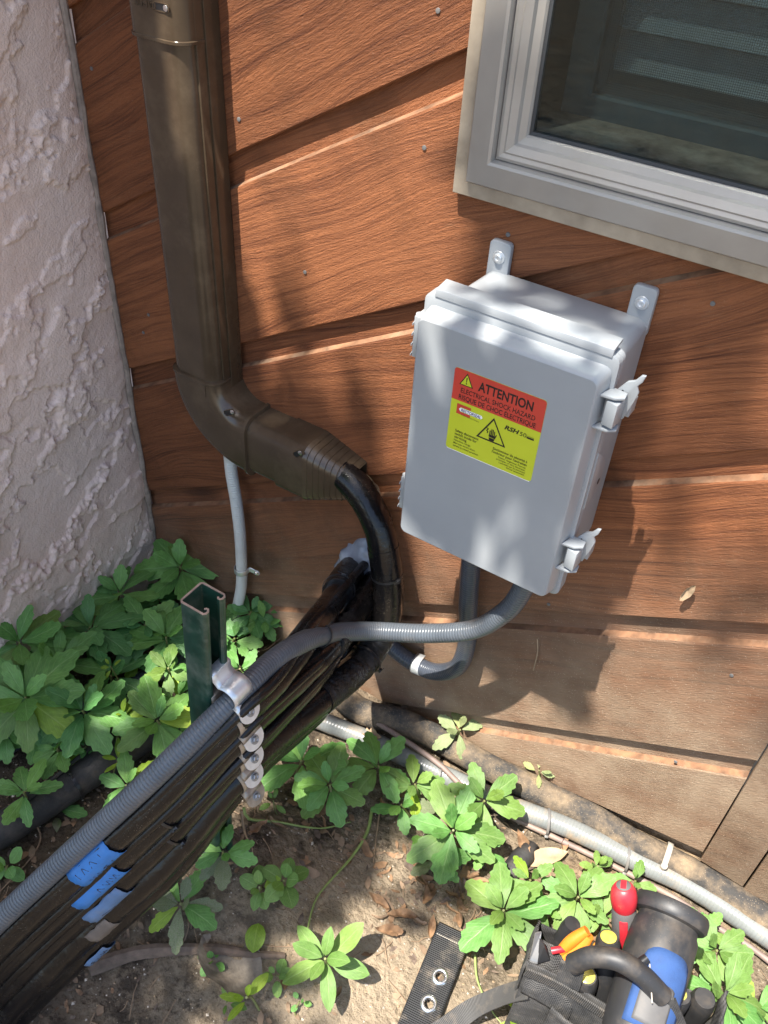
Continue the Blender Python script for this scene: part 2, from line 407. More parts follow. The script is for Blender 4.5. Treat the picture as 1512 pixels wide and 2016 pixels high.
def m_leaf(name, col, vein, dusty=0.0, rough=.42, trans=.25):
    t = NT(name); u = t.uv(); o = t.obj(); xyz = t.sep(u)
    rnd = t.n('ObjectInfo').outputs['Random']
    v = t.math('ABSOLUTE', xyz[1])
    mid = t.ramp(v, [(.0, 1), (.055, .15), (.12, 0)])
    side = t.math('SINE', t.math('MULTIPLY', t.math('SUBTRACT', t.math('MULTIPLY', xyz[0], 9.0), t.math('MULTIPLY', v, 3.2)), 6.283))
    sv = t.ramp(side, [(.82, 0), (.98, 1)])
    n = t.noise(t.map(u, scale=(5, 4, 1)), 1.0, 4)
    c = t.mix(t.ramp(n, [(.3, 0), (.7, 1)]), tuple(k * .78 for k in col), tuple(k * 1.18 for k in col))
    c = t.mix(1, c, t.ramp(rnd, [(0, (.80, .86, .80)), (.5, (1, 1, 1)), (1, (1.22, 1.10, .88))]), 'MULTIPLY')
    c = t.mix(t.math('MULTIPLY', mid, .65), c, vein)
    c = t.mix(t.math('MULTIPLY', sv, .22), c, vein)
    tip = t.ramp(xyz[0], [(.86, 0), (1.0, .35)])
    c = t.mix(t.math('MULTIPLY', tip, t.noise(u, 6)), c, tuple(min(1, k * 1.8) for k in col))
    if dusty:
        c = t.mix(t.ramp(t.noise(o, 38, 5, .65), [(.35, 0), (.62, dusty)]), c, (.25, .225, .17))
    h = t.math('SUBTRACT', t.math('MULTIPLY', t.noise(u, 14, 3), .5), t.math('ADD', mid, t.math('MULTIPLY', sv, .5)))
    t.out(c, t.math('ADD', rough, t.math('MULTIPLY', n, .12)), 0, t.bump(h, .35, .0025), .45)
    tr = t.n('BsdfTranslucent', {'Color': t.mix(1, c, (1.1, 1.35, .45), 'MULTIPLY')})
    mx = t.n('MixShader', {0: trans, 1: t.b.outputs[0], 2: tr.outputs[0]})
    t.t.links.new(mx.outputs[0], t.t.nodes['Material Output'].inputs[0])
    return t.m
M['leaf_mid'] = m_leaf('green ground cover leaf', (.125, .280, .068), (.26, .42, .16))
M['leaf_deep'] = m_leaf('deep green ground cover leaf', (.086, .225, .068), (.20, .35, .15), rough=.36)
M['leaf_light'] = m_leaf('fresh green leaf', (.135, .240, .055), (.28, .38, .15), rough=.45)
M['leaf_yellow'] = m_leaf('yellow green young leaf', (.24, .36, .035), (.38, .48, .12), rough=.45, trans=.35)
M['leaf_dusty'] = m_leaf('dusty green leaf', (.085, .150, .055), (.20, .26, .13), dusty=.75, rough=.6)
M['leaf_pale'] = m_leaf('sun bleached leaf', (.24, .32, .11), (.40, .44, .22), dusty=.6, rough=.55)

# ------------------------------------------------------------------ ground
def gz(x, y):
    x = np.asarray(x, float); y = np.asarray(y, float)
    near = np.exp(-((x + .4) / 1.6) ** 2 - ((y + .3) / 1.2) ** 2)
    h = .010 * fbm(x * 4.5 + 50, y * 4.5 + 50, 3, 3) + near * (.0055 * fbm(x * 22 + 90, y * 22 + 90, 3, 9) + .0032 * fbm(x * 75 + 90, y * 75 + 90, 2, 21))
    h = h + .012 * sstep(-.10, .0, y) * sstep(.25, -.05, y)
    h = h + .115 * np.exp(-((x + .57) / .17) ** 2 - ((y + .47) / .15) ** 2)
    h = h + .006 * np.abs(fbm(x * 13 + 30, y * 13 + 70, 3, 15)) * near
    return h
def g1(x, y): return float(gz(np.array([x]), np.array([y]))[0])
def gat(px, py, h=0.0):
    p = at(px, py, z=h)
    for _ in range(3): p = at(px, py, z=g1(p.x, p.y) + h)
    return p

def make_ground():
    def axis(lo, hi, st, far):
        a = list(np.arange(lo, hi, st)); k = st; p = lo; L = []
        while p > -far: k *= 1.35; p -= k; L.append(p)
        k = st; p = a[-1]; Rr = []
        while p < far: k *= 1.35; p += k; Rr.append(p)
        return np.array(L[::-1] + a + Rr)
    X = axis(-1.22, .62, .0062, 90); Y = axis(-1.0, .06, .0062, 90)
    gx, gy = np.meshgrid(X, Y, indexing='ij'); z = gz(gx, gy)
    V = np.stack([gx, gy, z], -1).reshape(-1, 3); nx, ny = gx.shape
    i, j = np.meshgrid(np.arange(nx - 1), np.arange(ny - 1), indexing='ij'); q = (i * ny + j).ravel()
    F = np.stack([q, q + ny, q + ny + 1, q + 1], -1)
    me = bpy.data.meshes.new('ground'); me.from_pydata(V.tolist(), [], F.tolist()); me.materials.append(M['soil'])
    me.shade_smooth()
    o = bpy.data.objects.new('ground', me); COL.objects.link(o); o['kind'] = 'structure'
make_ground()

# ------------------------------------------------------------------ wooden wall with its window
SL = math.tan(GRAIN); CG, SG = math.cos(GRAIN), math.sin(GRAIN)
PITCH = .3175 * CG
XL, XR, ZT = -1.2025, 2.2, 3.3
WX0, WX1, WZ0, WZ1 = -.492, .52, 1.158, 2.05            # hole behind the window
SKIRT = .127
wall = thing('wooden_wall', 'reddish brown wooden house wall of wide diagonal boards', 'wall', (0, 0, 0))
def cval(k): return 1.592 - .3175 * k
def make_board(k):
    c = cval(k)
    u0, u1 = -2.0, 4.5
    prof = [(0.0, .0138), (0.0, .0018), (.0018, 0.0), (.230, 0.0), (.2330, .0012), (.2365, .0125), (PITCH + .012, .0136)]
    nu = 60
    bm = bmesh.new(); rows = []
    r = random.Random(k * 13 + 5)
    for i in range(nu + 1):
        u = u0 + (u1 - u0) * i / nu
        j = .0012 * mn.noise(Vector((u * 3.1, k * 5.3, 0)))
        row = []
        for n_, (v, y) in enumerate(prof):
            vv = v + (j if n_ < 3 else .0011 * mn.noise(Vector((u * 2.3, k * 3.3, 9))))
            x = u * CG - vv * SG; z = c + u * SG + vv * CG
            row.append(bm.verts.new((x, y + .0006 * mn.noise(Vector((u * 2, k, n_))), z)))
        rows.append(row)
    for i in range(nu):
        for n_ in range(len(prof) - 1):
            f = bm.faces.new((rows[i][n_], rows[i + 1][n_], rows[i + 1][n_ + 1], rows[i][n_ + 1]))
            f.material_index = 1 if n_ == 4 else 0
    def clip(b, co, no):
        geo = b.verts[:] + b.edges[:] + b.faces[:]
        bmesh.ops.bisect_plane(b, geom=geo, plane_co=co, plane_no=no, clear_outer=True)
    xr = SKIRT if k >= 4 else XR
    clip(bm, (XL, 0, 0), (-1, 0, 0)); clip(bm, (xr, 0, 0), (1, 0, 0)); clip(bm, (0, 0, ZT), (0, 0, 1))
    clip(bm, (.114, 0, .099), (.152, 0, -1)); clip(bm, (0, 0, -.02), (0, 0, -1))
    if not bm.faces: bm.free(); return
    parts = []
    zs = [v.co.z for v in bm.verts]; xs = [v.co.x for v in bm.verts]
    full = bpy.data.meshes.new('board'); bm.to_mesh(full); bm.free()
    hit = max(zs) > WZ0 and min(zs) < WZ1
    regs = [[]] if not hit else [[((WX0, 0, 0), (1, 0, 0))], [((WX1, 0, 0), (-1, 0, 0))],
        [((WX0, 0, 0), (-1, 0, 0)), ((WX1, 0, 0), (1, 0, 0)), ((0, 0, WZ0), (0, 0, 1))],
        [((WX0, 0, 0), (-1, 0, 0)), ((WX1, 0, 0), (1, 0, 0)), ((0, 0, WZ1), (0, 0, -1))]]
    fb = bmesh.new()
    for rg in regs:
        b = bmesh.new(); b.from_mesh(full)
        for co, no in rg: clip(b, co, no)
        tmp = bpy.data.meshes.new('tmp'); b.to_mesh(tmp); b.free(); fb.from_mesh(tmp); bpy.data.meshes.remove(tmp)
    fb.to_mesh(full); fb.free()
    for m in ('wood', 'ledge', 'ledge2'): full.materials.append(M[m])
    full.shade_smooth()
    try: full.set_sharp_from_angle(angle=math.radians(20))
    except Exception: pass
    if len(full.polygons) == 0: return
    o = bpy.data.objects.new('board', full); COL.objects.link(o); o.parent = wall
for k in range(-10, 7): make_board(k)
# short boards set on end, right of the joint at the lower corner
for i, (x0, x1, zb0, zb1) in enumerate([(.1300, .2105, .074, .066), (.2135, .295, .060, .055), (.298, .62, .05, .05)]):
    mb = MB(); zt0 = cval(3) + SL * x0 - .004; zt1 = cval(3) + SL * x1 - .004
    mb.prism([(x0, zb0), (x1, zb1), (x1, zt1), (x0, zt0)], 1, -.001 - .0015 * i, .018)
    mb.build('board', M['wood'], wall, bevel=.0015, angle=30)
mb = MB(); mb.box((XL - .3, .02, -.05), (XR, .12, .30)); mb.build('foundation', M['mud'], wall)
mb = MB()   # nail heads
for px, py in ((862, 21), (835, 291), (1000, 462), (600, 536), (1403, 598), (292, 620), (282, 655), (187, 355), (180, 135), (1080, 1190), (470, 235), (1330, 1500), (1440, 1330)):
    p = at(px, py, y=-.0008); mb.lathe(p, (0, -1, 0), [(.0, -.001), (.0032, -.0008), (.0030, .0006), (.0, .0009)], 8)
mb.build('nail_head', M['tie_grey'], wall)['kind'] = 'stuff'

win = thing('window', 'aluminium framed window', None); win.parent = wall
win['label'] = 'bronze grey aluminium window with dark glass and insect screen'
FX0, FX1, FZ0, FZ1 = -.508, .54, 1.141, 2.08
def frame(name, prof, mat, bevel=0):
    mb = MB(); secs = []
    for sx, sz, cx, cz in ((1, 1, FX0, FZ0), (-1, 1, FX1, FZ0), (-1, -1, FX1, FZ1), (1, -1, FX0, FZ1)):
        secs.append([(cx + sx * d, y, cz + sz * d) for d, y in prof])
    n = len(prof)
    vs = [p for s_ in secs for p in s_]; fs = []
    for i in range(4):
        k = (i + 1) % 4
        for j in range(n - 1): fs.append((i * n + j, i * n + j + 1, k * n + j + 1, k * n + j))
    mb.add(vs, fs); return mb.build(name, mat, win, angle=18)
frame('casing', [(0, .012), (0, -.0125), (.0012, -.0142), (.0185, -.0165), (.0198, -.0155), (.0205, -.006)], M['alu_trim'])
frame('frame', [(.0208, -.004), (.0212, -.0215), (.0228, -.0232), (.050, -.0275), (.0535, -.0262), (.0545, -.019), (.0558, -.012)], M['alu'])
frame('sash', [(.0556, -.004), (.0562, -.0175), (.0600, -.0185), (.0640, -.0150), (.0662, -.0158), (.0735, -.0095), (.0755, -.0040), (.0825, .0010), (.0845, .0045), (.0848, .014)], M['alu'])
frame('gasket', [(.0850, .0055), (.0885, .0065), (.0890, .014)], M['gasket'])
frame('inner_frame', [(.080, .105), (.112, .105), (.115, .108), (.115, .122), (.124, .125), (.124, .14)], M['inside'])
def m_glass():
    t = NT('dark window glass')
    for n_ in list(t.t.nodes):
        if n_.type == 'BSDF_PRINCIPLED': t.t.nodes.remove(n_)
    fr = t.n('Fresnel', {'IOR': 1.52}).outputs[0]
    wav = t.noise(t.obj(), 3.5, 2)
    gl = t.n('BsdfGlossy', {'Color': (.95, 1, 1, 1), 'Roughness': .015, 'Normal': t.bump(wav, .2, .004)})
    tr = t.n('BsdfTransparent', {'Color': (.72, .80, .81, 1)})
    mx = t.n('MixShader', {0: t.math('ADD', t.math('MULTIPLY', fr, .8), .01), 1: tr.outputs[0], 2: gl.outputs[0]})
    t.t.links.new(mx.outputs[0], t.t.nodes['Material Output'].inputs[0]); return t.m
M['glass'] = m_glass()
mb = MB(); mb.box((FX0 + .084, .0075, FZ0 + .084), (FX1 - .084, .0105, FZ1 - .084)); mb.build('glass', M['glass'], win)
def m_screen():
    t = NT('fine insect screen'); o = t.sep(t.obj())
    def line(a): return t.math('GREATER_THAN', t.math('SINE', t.math('MULTIPLY', a, 2 * math.pi / .0026)), .80)
    f = t.math('MAXIMUM', line(o[0]), line(o[2]))
    t.out((.06, .065, .065), .7)
    tr = t.n('BsdfTransparent'); mx = t.n('MixShader', {0: f, 1: tr.outputs[0], 2: t.b.outputs[0]})
    t.t.links.new(mx.outputs[0], t.t.nodes['Material Output'].inputs[0]); return t.m
mb = MB(); mb.box((FX0 + .112, .118, FZ0 + .112), (FX1 - .115, .1185, FZ1 - .115)); mb.build('insect_screen', m_screen(), win)
mb = MB(); mb.box((FX0 + .07, .0125, FZ0 + .055), (FX1 - .07, .106, FZ0 + .0885)); mb.build('sill', M['sill_wood'], win, bevel=.002)
mb = MB()
mb.box((WX0 - .1, .30, WZ0 - .1), (WX1 + .1, .32, WZ1 + .1)); mb.box((WX0 - .1, .055, WZ0 - .06), (WX1 + .1, .30, WZ0 + .06))
mb.box((WX0 - .1, .055, WZ1), (WX1 + .1, .30, WZ1 + .1)); mb.box((WX0 - .1, .055, WZ0 + .06), (WX0, .30, WZ1)); mb.box((WX1, .055, WZ0 + .06), (WX1 + .1, .30, WZ1))
mb.build('reveal', M['inside'], win)
z = FZ0 + .135
while z < FZ1 - .1:
    mb = MB(); secs = []
    for x in (FX0 + .10, FX1 - .10):
        secs.append([(x, .150 + .050 * math.cos(1.0) * s_, z + .050 * math.sin(1.0) * s_ * .9 - .004 * (1 - (2 * s_ - 1) ** 2) + d) for s_, d in
                     ((0, 0), (.25, 0), (.5, 0), (.75, 0), (1, 0), (1, .0015), (.5, .0015), (0, .0015))])
    mb.loft(secs); o = mb.build('blind_slat', M['blind'], win); z += .046

# ------------------------------------------------------------------ stucco wall
def make_stucco():
    st = thing('stucco_wall', 'rough pinkish grey stucco wall with trowelled plaster ridges', 'wall', (-1.2, -.4, 0))
    y = np.arange(-.62, .0001, .0031); zz = np.arange(-.03, 1.75, .0031)
    gy, gzz = np.meshgrid(y, zz, indexing='ij')
    h = np.zeros_like(gy)
    for i, (sc, amp, thr, ang, asp) in enumerate([(3.6, .0030, -.02, .75, 2.4), (5.5, .0026, .07, 1.0, 2.2), (9.5, .0020, .15, .5, 1.8)]):
        ca, sa = math.cos(ang), math.sin(ang)
        a = (gy * ca + gzz * sa) * sc / asp; b = (-gy * sa + gzz * ca) * sc
        wx = .20 * fbm(gy * 30 + i * 7, gzz * 30, 4, 40 + i); wy = .20 * fbm(gy * 30, gzz * 30 + i * 5, 4, 50 + i)
        n = fbm(a + wx + 31 * i, b + wy + 11, 3, 60 + i * 5) - thr
        rid = fbm(gy * 55 + 3, gzz * 55 + i, 3, 77 + i)
        h += amp * 1.1 * sstep(0, .014, n) * (1 - .45 * sstep(.03, .45, n))          # crisp lip, then feathering back flat
        h += amp * .55 * np.exp(-((n - .012) / .010) ** 2) * sstep(-.1, .3, rid)
    pim = fbm(gy * 95, gzz * 95, 2, 91); msk = sstep(.12, .42, fbm(gy * 6, gzz * 6 + 40, 2, 95))
    h += .0017 * sstep(.20, .36, pim) * msk
    h += .0010 * fbm(gy * 10, gzz * 10, 4, 97) + .0003 * fbm(gy * 160, gzz * 160, 2, 98)
    edge = np.exp(gy / .012)
    h = h - edge * .004 * (1 + .8 * fbm(gzz * 30, gy * 0 + 2.3, 3, 99))
    h = h * 1.75
    V = np.stack([-1.2 + h, gy, gzz], -1).reshape(-1, 3); ny, nz = gy.shape
    i, j = np.meshgrid(np.arange(ny - 1), np.arange(nz - 1), indexing='ij'); q = (i * nz + j).ravel()
    F = np.stack([q, q + nz, q + nz + 1, q + 1], -1)
    mb = MB(); mb.v = [tuple(p) for p in V.tolist()]; mb.f = [tuple(f) for f in F.tolist()]
    mb.uv = [[(0, 0)] * 4] * len(mb.f); mb.mi = [0] * len(mb.f)
    mb.build('plaster', M['stucco'], st, angle=180)
    mb = MB(); mb.box((-1.5, -.80, -.05), (-1.2045, .03, 3.3)); mb.build('wall_core', M['stucco'], st)
    mb = MB(); mb.box((-1.2043, -.798, 1.75), (-1.1985, .0, 3.3)); mb.box((-1.2043, -.798, -.05), (-1.1985, -.62, 1.75)); mb.build('upper_plaster', M['stucco'], st)
    mb = MB(); path = []
    for k in range(300):
        zc = -.02 + k * 1.8 / 300
        path.append((-1.1965 + .0026 * mn.noise(Vector((zc * 9, 3, 1))), -.0035 + .0018 * mn.noise(Vector((zc * 14, 7, 1))), zc))
    mb.tube(path, lambda s_: .0062 * (1 + .45 * mn.noise(Vector((s_ * 22, 1, 2)))), 8)
    mb.build('caulk_bead', M['seal'], st)
make_stucco()

# ------------------------------------------------------------------ brown line set duct
def dsec(cx0, cx1, d, r, n=6, y0=0.0):
    """duct cross-section in (across, y): flat back on the wall, rounded front corners"""
    p = [(cx0, y0), (cx0, y0 - d + r)]
    p += [(cx0 + r - r * math.cos(a), y0 - d + r - r * math.sin(a)) for a in (math.pi / 2 * i / n for i in range(1, n + 1))]
    p += [(cx1 - r + r * math.sin(a), y0 - d + r - r * math.cos(a)) for a in (math.pi / 2 * i / n for i in range(0, n + 1))]
    p += [(cx1, y0)]
    return p
duct = thing('line_set_duct', 'brown plastic pipe duct running down the wooden wall to an elbow', 'duct', (-.95, 0, .66))
DX0, DX1, DD = -1.000, -.899, .068
secs = [[(x, y, z) for x, y in dsec(DX0, DX1, DD, .026)] for z in (.66, 1.0, 1.35, 1.75, 2.6)]
MB().loft(secs).build('cover', M['brown_pvc'], duct, angle=35)
mb = MB(); mb.box((-.9002, -.046, .68), (-.8955, -.0005, 2.6)); mb.box((-.8962, -.030, .68), (-.8925, -.0004, 2.6)); mb.build('base_rail', M['brown_pvc'], duct, bevel=.0012)
# coupling on the straight run, with lip, slot, screw and embossed marking
cz = 1.249
def lipz(x, y): return cz
secs = []
for dz, gr in ((0, .0022), (.0012, .0046), (.0048, .0046), (.0058, .0032), (.16, .0032), (.165, .0046), (.17, .0022)):
    secs.append([(x, y, cz + dz) for x, y in dsec(DX0 - gr, DX1 + gr, DD + gr, .028)])
cp = MB().loft(secs).build('coupling', M['brown_pvc'], duct, angle=35)
def slot(c, ax, up, nrm, L, Wd, parent, name='screw_slot'):
    """recessed-looking slot: dark stadium with a raised rim and a screw head at one end"""
    ax, up, nrm = Vector(ax).normalized(), Vector(up).normalized(), Vector(nrm).normalized(); c = Vector(c)
    def stad(l, w_):
        p = [(l + w_ * math.sin(a), w_ * math.cos(a)) for a in (math.pi * i / 8 for i in range(9))]
        return p + [(-x, -y) for x, y in p]
    a, b = stad(L - Wd, Wd), stad(L - Wd, Wd * .78); n = len(a)
    mb = MB()
    secs = [[c + ax * x + up * y + nrm * h for x, y in q] for q, h in ((a, -.0005), (a, .0008), (b, .0008), (b, .0002))]
    mb.loft(secs, cap=False); o = mb.build(name, M['brown_pvc'], parent)
    mb = MB(); mb.add([c + ax * x + up * y + nrm * .0003 for x, y in b], [tuple(range(n))]); mb.build('slot_recess', M['tie'], parent)
    mb = MB(); sc = c + ax * (L - Wd * 1.1) + nrm * .0004
    mb.lathe(sc, nrm, [(Wd * .75, 0), (Wd * .7, .0012), (Wd * .3, .0018), (0, .0019)], 14); mb.build('screw', M['steel'], parent)
slot((-.930, -DD - .0034, 1.293), (1, 0, 0), (0, 0, 1), (0, -1, 0), .016, .0055, duct)

def text_faces(body, size, align='LEFT', xs=1.0, bold=0.0, shear=0.0, extr=0.0):
    cu = bpy.data.curves.new('t', 'FONT'); cu.body = body; cu.size = size; cu.align_x = align; cu.offset = bold * size; cu.shear = shear
    cu.resolution_u = 3; cu.extrude = extr
    o = bpy.data.objects.new('t', cu); COL.objects.link(o)
    dg = bpy.context.evaluated_depsgraph_get(); me = o.evaluated_get(dg).to_mesh()
    vs = [(v.co.x * xs, v.co.y, v.co.z) for v in me.vertices]; fs = [tuple(p.vertices) for p in me.polygons]
    o.evaluated_get(dg).to_mesh_clear(); bpy.data.objects.remove(o); bpy.data.curves.remove(cu)
    return vs, fs
vs, fs = text_faces('SD-100', .0135, 'CENTER', .95, .012, 0, .0006)
mb = MB(); mb.add([(-.957 + x, -DD - .0036 - z, 1.288 + y) for x, y, z in vs], fs); mb.build('embossed_marking', M['brown_pvc'], duct, smooth=False)

# elbow: a swept quarter turn in the plane of the wall, then the collar lips
EX, EZ = -.835, .768       # centre of the inner corner arc
def elsec(cen, nx, nz, r0, r1, d, g):
    return [(cen[0] + (t_) * nx, y, cen[1] + (t_) * nz) for t_, y in dsec(r0 - g, r1 + g, d + g, .024)]
zTopL, zTopR = .722, .722
secs = []
Rin, Rout = .052, .170
cx, czz = DX1 + Rin, .717
for g, dz in ((.0022, .003), (.0052, .0015), (.0052, -.002), (.0036, -.004)):
    secs.append([(x, y, czz + dz) for x, y in dsec(DX0 - g, DX1 + g, DD + g, .026)])
for i in range(0, 17):
    a = math.pi / 2 * i / 16
    sec = []
    for t_, y in dsec(0, 1, DD + .0036, .026):
        # position across the duct: 0 = outer (left/bottom), 1 = inner (right/top)
        acr = (t_) if 0 <= t_ <= 1 else t_
        sec.append((acr, y))
    w0 = DX1 - DX0
    pts = []
    for t_, y in dsec(DX0 - .0036, DX1 + .0036, DD + .0036, .026):
        rr = Rin + (cx - t_ - Rin) * (1 + .13 * i / 16)
        pts.append((cx - rr * math.cos(a), y, czz - rr * math.sin(a)))
    secs.append(pts)
xe = cx
for dx, g in ((.006, .0036), (.0075, .0062), (.013, .0062), (.0145, .0024)):
    secs.append([(xe + dx, y, czz - (Rin + (cx - t_ - Rin) * 1.13)) for t_, y in dsec(DX0 - g, DX1 + g, DD + g, .026)])
el = MB().loft(secs).build('elbow', M['brown_pvc'], duct, angle=35)
zb, zt_ = czz - (Rin + (cx - DX0 - Rin) * 1.13), czz - (cx - DX1)      # bottom / top of the horizontal run
slot(at(452, 812, y=-DD - .0044), (.85, 0, .53), (-.53, 0, .85), (0, -1, 0), .0145, .006, duct)
mb = MB(); mb.box((-.9195, -DD - .0048, .690), (-.9175, -DD - .002, .712)); mb.build('mould_line', M['brown_pvc'], duct)
def hsec(x, g, z0, z1, d, r):
    return [(x, y, t_) for t_, y in dsec(z0 - g, z1 + g, d + g, r)]
MB().loft([hsec(x, 0, zb, zt_, DD, .026) for x in (xe + .004, -.77, -.74)]).build('short_cover', M['brown_pvc'], duct, angle=35)
# end cover tapering to the pipe, stepped ridges on the taper
secs = [hsec(-.772, .0004, zb, zt_, DD, .026), hsec(-.771, .0036, zb, zt_, DD, .026), hsec(-.712, .0036, zb, zt_, DD, .026)]
N = 8
for i in range(N):
    f0, f1 = i / N, (i + 1) / N
    for f, g in ((f0, .0040), (f0 + .75 / N, .0040), (f0 + .82 / N, .0030), (f1 - .04 / N, .0030)):
        x = -.710 + .086 * f
        e = f ** 1.05
        secs.append(hsec(x, g, zb + .034 * e, zt_ - .030 * e, DD - .018 * e, .026 - .006 * e))
MB().loft(secs, cap=False).build('end_cover', M['brown_pvc'], duct, angle=25)
q_ = at(587, 893, y=-DD - .0046); slot(q_, (.75, 0, .66), (-.66, 0, .75), (0, -1, 0), .0125, .0058, duct)
mb = MB()
for k in range(4):   # small cut marks printed between the ridges
    x = -.700 + .0205 * k
    for i in range(7 - k):
        zc = zb + .016 + .005 * k + i * .0058
        mb.box((x - .0009, -DD - .0044 + .0055 * (k + .6) * .9, zc), (x + .0009, -DD - .0028 + .0055 * (k + .6), zc + .0036))
mb.build('cut_marks', M['brown_pvc'], duct)

# ------------------------------------------------------------------ pipes, conduits, hoses
def pipe(name, label, cat, pts, r, mat, group=None, seg=16, wob=0.0, part='insulation', step=.008):
    t = thing(name, label, cat, pts[0], group)
    path = smooth(pts, step); sd_ = random.random() * 50
    if wob:
        path = [p + Vector((mn.noise(Vector((i * .06, sd_, 0))), mn.noise(Vector((i * .06, sd_, 5))), mn.noise(Vector((i * .06, sd_, 9))))) * wob for i, p in enumerate(path)]
    rf = (lambda s_: r * (1 + .05 * mn.noise(Vector((s_ * 16, sd_, 3))) + .03 * mn.noise(Vector((s_ * 60, sd_, 3))))) if wob else r
    mb = MB(); mb.tube(path, rf, seg); mb.build(part, mat, t)
    return t, path
def lean(z): return (z - .78) * .065
DB = Vector((-.176, -.306, -.290))
LEFT = [at(300, 1532, x=-.553), at(170, 1652, x=-.606), at(0, 1810, x=-.678), at(-180, 1985, x=-.76)]      # where the conduit runs down to the lower left
def onward(p, dz, dx=0.0, fan=.0):
    p = Vector(p); return [p] + [q + Vector((dx, 0, -dz - fan * i)) for i, q in enumerate(LEFT)] + [Vector((-.90, -1.18, -.02 - dz * .3))]
G_PIPE = 'black insulated pipes strapped in a bundle'
p1, pa1 = pipe('insulated_pipe', 'uppermost thick black insulated pipe just under the long grey conduit', 'pipe',
     [(-.640, .012, .372), (-.622, -.06, .405), (-.585, -.15, .452), (-.535, -.28, .528), (-.505, -.42, .562)] + onward((-.508, -.50, .568), .048), .0225, M['insul'], G_PIPE, 18, .0022)
p2, pa2 = pipe('insulated_pipe', 'black insulated pipe second from the top of the bundle, wet highlight along it', 'pipe',
     [(-.585, .012, .385), (-.575, -.05, .395), (-.555, -.14, .410), (-.520, -.27, .475), (-.508, -.42, .515)] + onward((-.511, -.50, .520), .097, 0, .001), .0230, M['insul'], G_PIPE, 18, .0022)
p3, pa3 = pipe('insulated_pipe', 'wrinkled black insulated pipe third from the top of the bundle', 'pipe',
     [(-.612, .012, .335), (-.603, -.05, .343), (-.575, -.14, .360), (-.527, -.27, .425), (-.511, -.42, .466)] + onward((-.514, -.50, .471), .147, 0, .003), .0230, M['insul'], G_PIPE, 18, .0024)
p4, pa4 = pipe('insulated_pipe', 'thick black insulated pipe curving out of the brown duct end and down into the bundle', 'pipe',
     [(-.70, -.032, .630), (-.655, -.034, .622), (-.612, -.040, .606), (-.566, -.048, .560), (-.540, -.058, .500), (-.524, -.066, .420), (-.520, -.085, .355), (-.520, -.15, .325), (-.512, -.27, .372), (-.514, -.42, .418)] + onward((-.517, -.50, .421), .200, 0, .005), .0272, M['insul'], G_PIPE, 18, .0018)
p5, pa5 = pipe('insulated_pipe', 'lowest muddy black insulated pipe along the underside of the bundle', 'pipe',
     [(-.590, .012, .300), (-.580, -.05, .298), (-.555, -.14, .295), (-.522, -.27, .335), (-.519, -.42, .374)] + onward((-.521, -.50, .376), .246, 0, .009), .0205, M['insul'], G_PIPE, 16, .0022)
pc, pac = pipe('control_cable', 'thin black cable lying under the grey conduit along the bundle', 'cable',
     [(-.610, .012, .41), (-.600, -.05, .43), (-.575, -.15, .470), (-.530, -.28, .548), (-.490, -.42, .591)] + onward((-.493, -.50, .594), .024, .010), .0085, M['insul'], None, 12, .001, 'sheath')
for lb_, z0_, z1_, dz_ in (('thin black cable running between the first and second thick pipes of the bundle', .365, .548, .070), ('thin black cable running between the second and third thick pipes of the bundle', .330, .497, .121)):
    pipe('control_cable', lb_, 'cable', [(-.585, .012, z0_), (-.572, -.05, z0_ + .015), (-.550, -.14, z0_ + .045), (-.508, -.27, z0_ + .115), (-.488, -.42, z1_ - .003)] + onward((-.491, -.50, z1_), dz_, .016), .0075, M['insul'], None, 10, .0012, 'sheath')
# crinkled wrapping round parts of pipes, as parts of them
def sub(path, a, b): n = len(path); return path[int(a * n):int(b * n)]
def wrapon(th, path, lo, hi, r, name='tape_wrap'):
    pp = [p for p in path if lo <= p.y <= hi]
    mb = MB(); sd_ = random.random() * 9
    mb.tube(pp, lambda s_: r * (1 + .04 * mn.noise(Vector((s_ * 70, sd_, 0)))), 18); return mb.build(name, M['wrap'], th)
wrapon(p1, pa1, -.13, -.01, .0275); wrapon(p3, pa3, -.20, -.02, .0262); wrapon(p2, pa2, -.25, -.16, .0258)
pp = [p for p in pa4 if p.y < -.086 and p.y > -.30]; mb = MB(); mb.tube(pp, lambda s_: .0285 * (1 + .05 * mn.noise(Vector((s_ * 60, 3, 0)))), 18); mb.build('tape_wrap', M['wrap'], p4)
mb = MB(); pp = [p for p in pa4 if -.066 < p.y < -.0545 and p.z < .56]; mb.tube(pp, .0282, 18); mb.build('sleeve_joint', M['insul'], p4)

cg, cgp = pipe('flexible_conduit', 'long grey ribbed flexible conduit from the enclosure across the top of the pipe bundle', 'conduit',
     [(-.272, -.088, .715), (-.274, -.088, .66), at(1022, 1172, y=-.09), at(990, 1208, y=-.095), at(930, 1240, y=-.105), at(835, 1247, y=-.125), at(740, 1243, y=-.155), at(665, 1245, y=-.225), at(600, 1262, x=-.512), at(530, 1308, x=-.510), at(455, 1383, x=-.510), *LEFT, (-.90, -1.18, .0)], .0162, M['conduit'], None, 18, 0, 'ribbed_sheath', .006)
cl, clp = pipe('flexible_conduit', 'short dark conduit dropping from the enclosure and looping left behind the bundle', 'conduit',
     [(-.391, -.045, .715), (-.390, -.042, .60), (-.383, -.036, .46), (-.375, -.032, .375), (-.384, -.031, .292), (-.424, -.030, .243), (-.472, -.028, .229), (-.532, -.026, .240), (-.60, -.024, .285), (-.66, .0, .30)], .0165, M['conduit_dark'], None, 18, 0, 'ribbed_sheath', .006)
